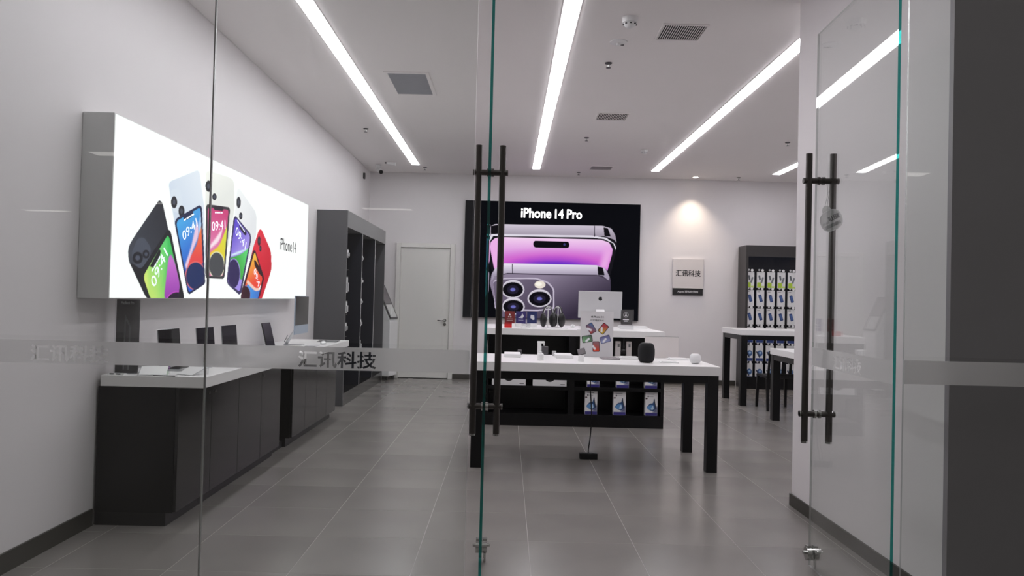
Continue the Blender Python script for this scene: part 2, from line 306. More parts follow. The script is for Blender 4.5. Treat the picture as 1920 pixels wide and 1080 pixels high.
# printed faces, in metres on their own boards: outline, colour or gradient, corner radius, softness, clip
LB=[([(0.575,0.639),(0.622,0.625),(0.736,0.425),(0.561,0.187),(0.394,0.113),(0.215,0.212),(0.197,0.301),(0.257,0.364)],((36,38,46),(0.563,0.606),(58,62,72),(0.249,0.279)),0.05,0.004,None),([(0.31,0.369),(0.39,0.382),(0.488,0.321),(0.458,0.21),(0.335,0.178),(0.237,0.265)],(70,75,88),0.03,0.006,None),([(0.385,0.254),(0.383,0.243),(0.376,0.233),(0.364,0.224),(0.349,0.218),(0.332,0.214),(0.313,0.213),(0.296,0.215),(0.28,0.22),(0.268,0.227),(0.26,0.236),(0.257,0.247),(0.259,0.257),(0.265,0.267),(0.277,0.275),(0.291,0.282),(0.308,0.286),(0.327,0.287),(0.345,0.285),(0.361,0.281),(0.373,0.273),(0.382,0.264)],(25,27,34),0,0.004,None),([(0.349,0.252),(0.348,0.247),(0.345,0.242),(0.34,0.239),(0.333,0.236),(0.325,0.234),(0.317,0.233),(0.309,0.234),(0.302,0.237),(0.296,0.24),(0.293,0.244),(0.291,0.249),(0.292,0.253),(0.295,0.258),(0.3,0.262),(0.307,0.265),(0.315,0.266),(0.323,0.267),(0.331,0.266),(0.338,0.264),(0.344,0.261),(0.348,0.256)],(70,75,90),0,0.006,None),([(0.467,0.282),(0.466,0.274),(0.461,0.266),(0.453,0.26),(0.443,0.255),(0.43,0.253),(0.418,0.252),(0.405,0.253),(0.395,0.257),(0.386,0.262),(0.38,0.269),(0.378,0.276),(0.379,0.284),(0.384,0.291),(0.392,0.297),(0.402,0.302),(0.414,0.305),(0.427,0.306),(0.439,0.305),(0.45,0.301),(0.459,0.296),(0.465,0.289)],(25,27,34),0,0.004,None),([(0.443,0.28),(0.442,0.277),(0.44,0.273),(0.436,0.27),(0.431,0.268),(0.426,0.267),(0.42,0.267),(0.415,0.267),(0.41,0.269),(0.406,0.271),(0.403,0.274),(0.402,0.278),(0.403,0.281),(0.405,0.284),(0.409,0.287),(0.413,0.289),(0.419,0.291),(0.424,0.291),(0.43,0.29),(0.435,0.289),(0.439,0.287),(0.442,0.284)],(70,75,90),0,0.006,None),([(0.711,0.464),(0.754,0.449),(1.003,-0.004),(0.452,-0.004),(0.214,0.225),(0.368,0.179)],(24,25,30),0.05,0.004,None),([(0.711,0.423),(0.738,0.404),(0.919,0.096),(0.892,-0.004),(0.504,-0.004),(0.393,0.14)],((225,235,120),(0.409,0.1),(60,190,90),(0.722,0.309)),0.04,0.004,None),([(0.545,-0.004),(0.657,0.12),(0.724,0.28),(0.705,0.423),(0.465,0.32),(0.458,-0.004)],((190,225,110),(0.481,0.074),(90,205,110),(0.704,0.336)),0.12,0.05,[(0.711,0.423),(0.738,0.404),(0.919,0.096),(0.892,-0.004),(0.504,-0.004),(0.393,0.14)]),([(0.742,0.339),(0.952,0.112),(0.961,-0.009),(0.681,-0.008),(0.704,0.121)],((200,110,205),(0.774,0.254),(150,60,170),(0.792,0.006)),0.12,0.02,[(0.711,0.423),(0.738,0.404),(0.919,0.096),(0.892,-0.004),(0.504,-0.004),(0.393,0.14)]),([(1.063,-0.016),(1.057,-0.036),(1.037,-0.054),(1.004,-0.068),(0.963,-0.078),(0.915,-0.083),(0.867,-0.082),(0.82,-0.076),(0.78,-0.066),(0.749,-0.051),(0.728,-0.034),(0.721,-0.016),(0.726,0.003),(0.744,0.02),(0.773,0.034),(0.812,0.045),(0.857,0.051),(0.906,0.051),(0.954,0.046),(0.997,0.036),(1.031,0.021),(1.054,0.003)],(225,80,215),0,0.012,[(0.711,0.423),(0.738,0.404),(0.919,0.096),(0.892,-0.004),(0.504,-0.004),(0.393,0.14)]),([(1.046,-0.016),(1.041,-0.034),(1.023,-0.051),(0.993,-0.064),(0.956,-0.074),(0.913,-0.078),(0.868,-0.077),(0.826,-0.072),(0.79,-0.062),(0.761,-0.049),(0.742,-0.033),(0.735,-0.016),(0.74,0.002),(0.756,0.017),(0.783,0.031),(0.818,0.04),(0.86,0.046),(0.904,0.046),(0.947,0.041),(0.986,0.032),(1.018,0.018),(1.038,0.002)],(26,12,38),0,0.01,[(0.711,0.423),(0.738,0.404),(0.919,0.096),(0.892,-0.004),(0.504,-0.004),(0.393,0.14)]),([(0.473,0.204),(0.597,0.322),(0.619,0.314),(0.601,0.259),(0.525,0.199)],(24,25,30),0.02,0.004,None),([(0.7,0.76),(0.73,0.784),(1.146,0.929),(1.185,0.92),(1.29,0.667),(1.335,0.283),(1.05,0.13),(0.825,0.463)],((205,215,232),(0.758,0.485),(228,234,244),(1.148,0.901)),0.05,0.004,None),([(0.734,0.729),(0.871,0.757),(0.93,0.653),(0.9,0.589),(0.757,0.587)],(218,226,238),0.03,0.006,None),([(0.835,0.657),(0.834,0.645),(0.829,0.634),(0.821,0.624),(0.81,0.616),(0.798,0.612),(0.785,0.61),(0.772,0.612),(0.761,0.617),(0.752,0.624),(0.746,0.634),(0.743,0.645),(0.744,0.657),(0.749,0.668),(0.757,0.678),(0.767,0.685),(0.779,0.69),(0.792,0.692),(0.805,0.691),(0.816,0.686),(0.826,0.678),(0.832,0.668)],(25,27,34),0,0.004,None),([(0.809,0.654),(0.809,0.648),(0.807,0.643),(0.803,0.639),(0.798,0.636),(0.793,0.633),(0.787,0.633),(0.781,0.633),(0.776,0.636),(0.772,0.639),(0.769,0.643),(0.768,0.648),(0.769,0.654),(0.771,0.659),(0.774,0.663),(0.779,0.667),(0.784,0.669),(0.79,0.67),(0.796,0.669),(0.801,0.667),(0.805,0.663),(0.808,0.659)],(70,75,90),0,0.006,None),([(0.954,0.611),(0.953,0.599),(0.948,0.589),(0.94,0.579),(0.929,0.572),(0.916,0.567),(0.902,0.566),(0.889,0.568),(0.877,0.572),(0.868,0.58),(0.862,0.589),(0.859,0.599),(0.86,0.61),(0.865,0.621),(0.873,0.63),(0.884,0.638),(0.897,0.642),(0.91,0.644),(0.924,0.643),(0.936,0.638),(0.945,0.631),(0.952,0.621)],(25,27,34),0,0.004,None),([(0.928,0.608),(0.927,0.603),(0.925,0.598),(0.921,0.593),(0.916,0.59),(0.911,0.588),(0.904,0.587),(0.898,0.588),(0.893,0.59),(0.889,0.593),(0.886,0.598),(0.885,0.602),(0.885,0.607),(0.888,0.612),(0.891,0.616),(0.896,0.62),(0.902,0.622),(0.908,0.623),(0.914,0.622),(0.919,0.62),(0.924,0.617),(0.927,0.612)],(70,75,90),0,0.006,None),([(0.805,0.519),(0.836,0.549),(1.203,0.685),(1.246,0.674),(1.348,0.118),(1.305,0.101),(1.072,0.032),(1.041,0.05)],(28,34,70),0.05,0.004,None),([(0.835,0.511),(0.853,0.536),(1.196,0.663),(1.22,0.655),(1.32,0.124),(1.078,0.049),(1.055,0.061)],((70,165,230),(0.856,0.495),(40,90,200),(1.016,0.205)),0.04,0.004,None),([(1.327,0.606),(1.214,0.53),(1.186,0.401),(1.012,0.251),(1.052,0.207),(1.353,0.267)],((245,120,60),(1.217,0.499),(230,70,70),(1.232,0.293)),0.12,0.02,[(0.835,0.511),(0.853,0.536),(1.196,0.663),(1.22,0.655),(1.32,0.124),(1.078,0.049),(1.055,0.061)]),([(1.171,0.589),(1.211,0.467),(1.097,0.333),(1.016,0.205),(0.985,0.234),(1.076,0.362)],(235,200,225),0.12,0.03,[(0.835,0.511),(0.853,0.536),(1.196,0.663),(1.22,0.655),(1.32,0.124),(1.078,0.049),(1.055,0.061)]),([(1.26,0.695),(1.279,0.601),(1.211,0.467),(1.195,0.529),(1.225,0.643)],(180,210,245),0.12,0.03,[(0.835,0.511),(0.853,0.536),(1.196,0.663),(1.22,0.655),(1.32,0.124),(1.078,0.049),(1.055,0.061)]),([(1.362,0.173),(1.356,0.143),(1.335,0.114),(1.301,0.09),(1.257,0.073),(1.207,0.064),(1.155,0.063),(1.105,0.071),(1.062,0.086),(1.028,0.107),(1.005,0.133),(0.996,0.162),(1.001,0.191),(1.019,0.218),(1.05,0.241),(1.091,0.259),(1.139,0.27),(1.191,0.273),(1.242,0.267),(1.289,0.252),(1.326,0.231),(1.351,0.204)],(235,110,110),0,0.012,[(0.835,0.511),(0.853,0.536),(1.196,0.663),(1.22,0.655),(1.32,0.124),(1.078,0.049),(1.055,0.061)]),([(1.344,0.173),(1.339,0.144),(1.32,0.118),(1.289,0.096),(1.249,0.08),(1.204,0.071),(1.156,0.071),(1.111,0.078),(1.072,0.092),(1.04,0.112),(1.02,0.136),(1.012,0.162),(1.016,0.189),(1.033,0.214),(1.061,0.236),(1.098,0.252),(1.142,0.262),(1.189,0.265),(1.236,0.259),(1.278,0.246),(1.312,0.226),(1.335,0.201)],(22,42,92),0,0.01,[(0.835,0.511),(0.853,0.536),(1.196,0.663),(1.22,0.655),(1.32,0.124),(1.078,0.049),(1.055,0.061)]),([(0.936,0.569),(1.094,0.627),(1.096,0.596),(1.061,0.577),(0.963,0.545),(0.941,0.549)],(28,34,70),0.02,0.003,None),([(1.301,0.94),(1.348,0.959),(1.768,0.979),(1.865,0.965),(1.893,0.74),(1.777,0.411),(1.387,0.351),(1.303,0.701)],((245,244,238),(1.465,0.954),(232,232,228),(1.568,0.751)),0.05,0.004,None),([(1.328,0.899),(1.495,0.901),(1.53,0.78),(1.34,0.754)],(238,238,232),0.03,0.006,None),([(1.41,0.854),(1.408,0.842),(1.402,0.83),(1.392,0.819),(1.379,0.811),(1.364,0.805),(1.348,0.803),(1.332,0.804),(1.318,0.808),(1.307,0.816),(1.3,0.826),(1.297,0.837),(1.298,0.849),(1.304,0.861),(1.314,0.871),(1.327,0.88),(1.342,0.886),(1.358,0.888),(1.373,0.887),(1.388,0.883),(1.399,0.876),(1.407,0.866)],(25,27,34),0,0.004,None),([(1.378,0.849),(1.378,0.844),(1.375,0.839),(1.371,0.834),(1.365,0.83),(1.358,0.827),(1.351,0.826),(1.344,0.827),(1.337,0.829),(1.332,0.832),(1.329,0.837),(1.328,0.842),(1.328,0.847),(1.331,0.852),(1.335,0.857),(1.341,0.861),(1.348,0.864),(1.355,0.865),(1.362,0.864),(1.368,0.862),(1.373,0.859),(1.377,0.855)],(70,75,90),0,0.006,None),([(1.513,0.788),(1.511,0.78),(1.507,0.772),(1.499,0.766),(1.49,0.76),(1.478,0.757),(1.466,0.755),(1.455,0.756),(1.444,0.758),(1.436,0.763),(1.431,0.769),(1.428,0.776),(1.43,0.784),(1.434,0.791),(1.441,0.798),(1.451,0.803),(1.462,0.807),(1.474,0.809),(1.486,0.808),(1.496,0.806),(1.505,0.801),(1.51,0.795)],(25,27,34),0,0.004,None),([(1.489,0.784),(1.489,0.781),(1.487,0.778),(1.483,0.775),(1.479,0.772),(1.474,0.77),(1.468,0.77),(1.463,0.77),(1.459,0.771),(1.455,0.773),(1.452,0.776),(1.451,0.779),(1.452,0.783),(1.454,0.786),(1.457,0.789),(1.461,0.792),(1.467,0.793),(1.472,0.794),(1.477,0.794),(1.482,0.793),(1.486,0.79),(1.488,0.788)],(70,75,90),0,0.006,None),([(1.32,0.69),(1.343,0.709),(1.769,0.739),(1.798,0.725),(1.726,0.178),(1.695,0.16),(1.361,0.157),(1.343,0.186)],(60,58,62),0.05,0.004,None),([(1.353,0.687),(1.752,0.716),(1.762,0.7),(1.694,0.181),(1.384,0.174)],((205,60,120),(1.528,0.696),(225,120,170),(1.507,0.425)),0.04,0.004,None),([(1.804,0.659),(1.677,0.507),(1.594,0.415),(1.348,0.324),(1.356,0.219),(1.832,0.308)],((215,225,60),(1.719,0.545),(240,200,50),(1.515,0.326)),0.12,0.02,[(1.353,0.687),(1.752,0.716),(1.762,0.7),(1.694,0.181),(1.384,0.174)]),([(1.671,0.575),(1.6,0.453),(1.37,0.358),(1.368,0.382),(1.504,0.459)],(250,225,235),0.12,0.03,[(1.353,0.687),(1.752,0.716),(1.762,0.7),(1.694,0.181),(1.384,0.174)]),([(1.72,0.271),(1.716,0.241),(1.698,0.212),(1.668,0.188),(1.63,0.17),(1.585,0.16),(1.539,0.159),(1.495,0.166),(1.456,0.181),(1.425,0.202),(1.405,0.228),(1.397,0.256),(1.401,0.286),(1.417,0.313),(1.444,0.337),(1.48,0.355),(1.523,0.366),(1.569,0.369),(1.614,0.364),(1.655,0.35),(1.688,0.328),(1.711,0.302)],(235,235,200),0,0.012,[(1.353,0.687),(1.752,0.716),(1.762,0.7),(1.694,0.181),(1.384,0.174)]),([(1.705,0.271),(1.701,0.242),(1.685,0.216),(1.658,0.193),(1.623,0.177),(1.583,0.168),(1.541,0.167),(1.5,0.173),(1.465,0.187),(1.437,0.207),(1.418,0.231),(1.411,0.257),(1.414,0.284),(1.429,0.31),(1.454,0.332),(1.487,0.348),(1.526,0.359),(1.567,0.361),(1.608,0.356),(1.646,0.343),(1.676,0.323),(1.696,0.299)],(70,72,76),0,0.01,[(1.353,0.687),(1.752,0.716),(1.762,0.7),(1.694,0.181),(1.384,0.174)]),([(1.45,0.716),(1.659,0.729),(1.652,0.694),(1.47,0.682)],(40,30,40),0.02,0.003,None),([(1.939,0.904),(1.987,0.924),(2.399,0.779),(2.438,0.729),(2.441,0.573),(2.292,0.332),(1.92,0.421),(1.906,0.706)],((244,244,246),(1.981,0.878),(230,230,234),(2.321,0.639)),0.05,0.004,None),([(2.033,0.812),(2.032,0.798),(2.027,0.786),(2.018,0.774),(2.007,0.766),(1.993,0.76),(1.979,0.758),(1.965,0.76),(1.953,0.766),(1.943,0.775),(1.936,0.786),(1.933,0.799),(1.934,0.812),(1.938,0.825),(1.947,0.836),(1.958,0.845),(1.971,0.851),(1.985,0.853),(1.999,0.851),(2.012,0.845),(2.022,0.836),(2.029,0.825)],(25,27,34),0,0.004,None),([(2.005,0.808),(2.004,0.802),(2.002,0.797),(1.998,0.791),(1.993,0.788),(1.987,0.785),(1.981,0.784),(1.975,0.785),(1.969,0.788),(1.964,0.792),(1.961,0.797),(1.96,0.803),(1.96,0.809),(1.962,0.814),(1.966,0.819),(1.971,0.823),(1.977,0.826),(1.984,0.827),(1.99,0.826),(1.996,0.823),(2.0,0.819),(2.003,0.814)],(70,75,90),0,0.006,None),([(2.083,0.704),(2.082,0.696),(2.078,0.688),(2.071,0.681),(2.061,0.675),(2.05,0.672),(2.039,0.67),(2.027,0.671),(2.017,0.675),(2.009,0.68),(2.004,0.687),(2.002,0.695),(2.003,0.703),(2.007,0.711),(2.014,0.719),(2.023,0.724),(2.034,0.728),(2.045,0.729),(2.057,0.728),(2.067,0.725),(2.075,0.719),(2.081,0.712)],(25,27,34),0,0.004,None),([(2.06,0.702),(2.06,0.698),(2.058,0.694),(2.055,0.691),(2.051,0.689),(2.046,0.687),(2.041,0.686),(2.036,0.687),(2.031,0.689),(2.027,0.691),(2.025,0.694),(2.024,0.698),(2.024,0.701),(2.026,0.705),(2.029,0.708),(2.034,0.711),(2.038,0.712),(2.044,0.713),(2.049,0.712),(2.053,0.711),(2.057,0.709),(2.059,0.705)],(70,75,90),0,0.006,None),([(1.88,0.667),(1.927,0.687),(2.293,0.57),(2.314,0.524),(2.112,0.055),(2.062,0.035),(1.801,0.117),(1.77,0.148)],(58,50,92),0.05,0.004,None),([(1.91,0.656),(1.934,0.67),(2.267,0.558),(2.281,0.518),(2.071,0.059),(1.809,0.135),(1.797,0.157)],((90,70,200),(1.951,0.639),(160,140,230),(2.07,0.431)),0.04,0.004,None),([(2.308,0.466),(2.075,0.376),(1.821,0.334),(1.814,0.237),(2.2,0.14),(2.341,0.411)],((90,210,110),(2.178,0.401),(60,160,60),(1.984,0.244)),0.12,0.015,[(1.91,0.656),(1.934,0.67),(2.267,0.558),(2.281,0.518),(2.071,0.059),(1.809,0.135),(1.797,0.157)]),([(2.271,0.445),(2.048,0.384),(1.853,0.349),(1.856,0.366),(2.046,0.407)],(215,235,250),0.12,0.02,[(1.91,0.656),(1.934,0.67),(2.267,0.558),(2.281,0.518),(2.071,0.059),(1.809,0.135),(1.797,0.157)]),([(2.072,0.214),(2.069,0.177),(2.053,0.143),(2.026,0.115),(1.991,0.094),(1.95,0.083),(1.907,0.083),(1.865,0.092),(1.829,0.111),(1.799,0.137),(1.78,0.169),(1.771,0.204),(1.774,0.239),(1.788,0.272),(1.813,0.3),(1.847,0.321),(1.886,0.334),(1.929,0.336),(1.971,0.328),(2.01,0.31),(2.041,0.284),(2.062,0.251)],(170,150,230),0,0.012,[(1.91,0.656),(1.934,0.67),(2.267,0.558),(2.281,0.518),(2.071,0.059),(1.809,0.135),(1.797,0.157)]),([(2.058,0.214),(2.055,0.18),(2.04,0.148),(2.016,0.122),(1.984,0.103),(1.947,0.093),(1.908,0.092),(1.87,0.101),(1.837,0.118),(1.81,0.143),(1.792,0.172),(1.784,0.204),(1.787,0.237),(1.8,0.268),(1.822,0.294),(1.853,0.313),(1.889,0.324),(1.928,0.327),(1.966,0.319),(2.001,0.302),(2.029,0.278),(2.049,0.248)],(44,34,84),0,0.01,[(1.91,0.656),(1.934,0.67),(2.267,0.558),(2.281,0.518),(2.071,0.059),(1.809,0.135),(1.797,0.157)]),([(2.018,0.628),(2.189,0.58),(2.186,0.547),(2.144,0.548),(2.015,0.595)],(40,30,60),0.02,0.003,None),([(2.495,0.613),(2.541,0.637),(2.59,0.63),(2.87,0.455),(2.9,0.281),(2.641,-0.004),(2.117,-0.004),(2.365,0.451)],((225,40,60),(2.556,0.603),(200,24,44),(2.835,0.278)),0.05,0.004,None),([(2.499,0.578),(2.57,0.584),(2.677,0.473),(2.66,0.391),(2.521,0.462)],(214,44,62),0.03,0.006,None),([(2.563,0.528),(2.562,0.516),(2.558,0.504),(2.551,0.495),(2.542,0.487),(2.531,0.483),(2.519,0.482),(2.507,0.485),(2.497,0.491),(2.489,0.499),(2.483,0.51),(2.48,0.522),(2.481,0.534),(2.484,0.546),(2.491,0.555),(2.5,0.563),(2.511,0.567),(2.523,0.568),(2.535,0.566),(2.545,0.56),(2.554,0.551),(2.56,0.54)],(25,27,34),0,0.004,None),([(2.54,0.527),(2.539,0.521),(2.538,0.516),(2.535,0.511),(2.53,0.508),(2.525,0.506),(2.52,0.506),(2.515,0.507),(2.51,0.51),(2.506,0.513),(2.504,0.518),(2.503,0.524),(2.503,0.529),(2.505,0.534),(2.508,0.539),(2.512,0.542),(2.517,0.544),(2.522,0.544),(2.527,0.543),(2.532,0.541),(2.536,0.537),(2.538,0.532)],(70,75,90),0,0.006,None),([(2.593,0.463),(2.592,0.455),(2.589,0.448),(2.584,0.442),(2.577,0.437),(2.569,0.434),(2.561,0.434),(2.553,0.435),(2.545,0.439),(2.539,0.444),(2.535,0.451),(2.533,0.459),(2.533,0.467),(2.536,0.474),(2.541,0.48),(2.548,0.485),(2.556,0.488),(2.564,0.489),(2.573,0.487),(2.58,0.483),(2.586,0.478),(2.591,0.471)],(25,27,34),0,0.004,None),([(2.576,0.462),(2.576,0.458),(2.575,0.455),(2.572,0.452),(2.569,0.45),(2.566,0.449),(2.562,0.449),(2.558,0.449),(2.555,0.451),(2.552,0.454),(2.55,0.457),(2.549,0.46),(2.549,0.464),(2.551,0.467),(2.553,0.47),(2.556,0.472),(2.56,0.473),(2.563,0.473),(2.567,0.473),(2.571,0.471),(2.573,0.469),(2.575,0.465)],(70,75,90),0,0.006,None),([(2.367,0.428),(2.423,0.44),(2.663,0.227),(2.691,0.192),(2.569,-0.004),(2.097,-0.004),(2.111,0.064)],(60,14,30),0.05,0.004,None),([(2.398,0.407),(2.426,0.413),(2.621,0.22),(2.642,0.186),(2.533,-0.004),(2.149,-0.004),(2.144,0.046)],((245,190,60),(2.412,0.377),(235,70,50),(2.477,0.166)),0.04,0.004,None),([(2.225,0.16),(2.485,0.069),(2.661,0.111),(2.615,-0.049),(2.243,-0.047)],((70,150,225),(2.312,0.105),(60,110,200),(2.549,0.01)),0.12,0.015,[(2.398,0.407),(2.426,0.413),(2.621,0.22),(2.642,0.186),(2.533,-0.004),(2.149,-0.004),(2.144,0.046)]),([(2.251,0.17),(2.483,0.092),(2.63,0.12),(2.614,0.09),(2.474,0.065),(2.227,0.141)],(245,200,190),0.12,0.01,[(2.398,0.407),(2.426,0.413),(2.621,0.22),(2.642,0.186),(2.533,-0.004),(2.149,-0.004),(2.144,0.046)]),([(2.342,0.038),(2.338,0.015),(2.323,-0.006),(2.297,-0.024),(2.264,-0.036),(2.225,-0.043),(2.185,-0.042),(2.146,-0.036),(2.112,-0.023),(2.085,-0.006),(2.068,0.014),(2.06,0.036),(2.064,0.059),(2.078,0.079),(2.102,0.097),(2.134,0.11),(2.171,0.117),(2.211,0.118),(2.251,0.112),(2.286,0.1),(2.315,0.083),(2.334,0.062)],(120,120,190),0,0.012,[(2.398,0.407),(2.426,0.413),(2.621,0.22),(2.642,0.186),(2.533,-0.004),(2.149,-0.004),(2.144,0.046)]),([(2.329,0.038),(2.325,0.017),(2.311,-0.003),(2.288,-0.019),(2.258,-0.031),(2.223,-0.037),(2.186,-0.037),(2.151,-0.03),(2.12,-0.019),(2.096,-0.003),(2.079,0.016),(2.073,0.037),(2.076,0.057),(2.089,0.076),(2.111,0.093),(2.14,0.104),(2.174,0.111),(2.21,0.112),(2.246,0.106),(2.278,0.095),(2.304,0.079),(2.321,0.06)],(50,14,26),0,0.01,[(2.398,0.407),(2.426,0.413),(2.621,0.22),(2.642,0.186),(2.533,-0.004),(2.149,-0.004),(2.144,0.046)]),([(2.403,0.348),(2.437,0.349),(2.636,0.25),(2.64,0.206),(2.566,0.224),(2.419,0.3)],(40,12,20),0.02,0.003,None)]
LBT=[((0.546,0.068),(0.72,0.294)),((0.952,0.402),(1.176,0.527)),((1.44,0.516),(1.709,0.558)),((1.92,0.542),(2.165,0.423)),((2.395,0.241),(2.561,0.079))]
LBS=[((0.541,0.133),(0.649,0.233)),((0.967,0.483),(1.129,0.546)),((1.493,0.605),(1.645,0.621)),((1.931,0.583),(2.115,0.508))]
LBL=((3.133,0.479),(3.685,0.501),(3.123,0.583))
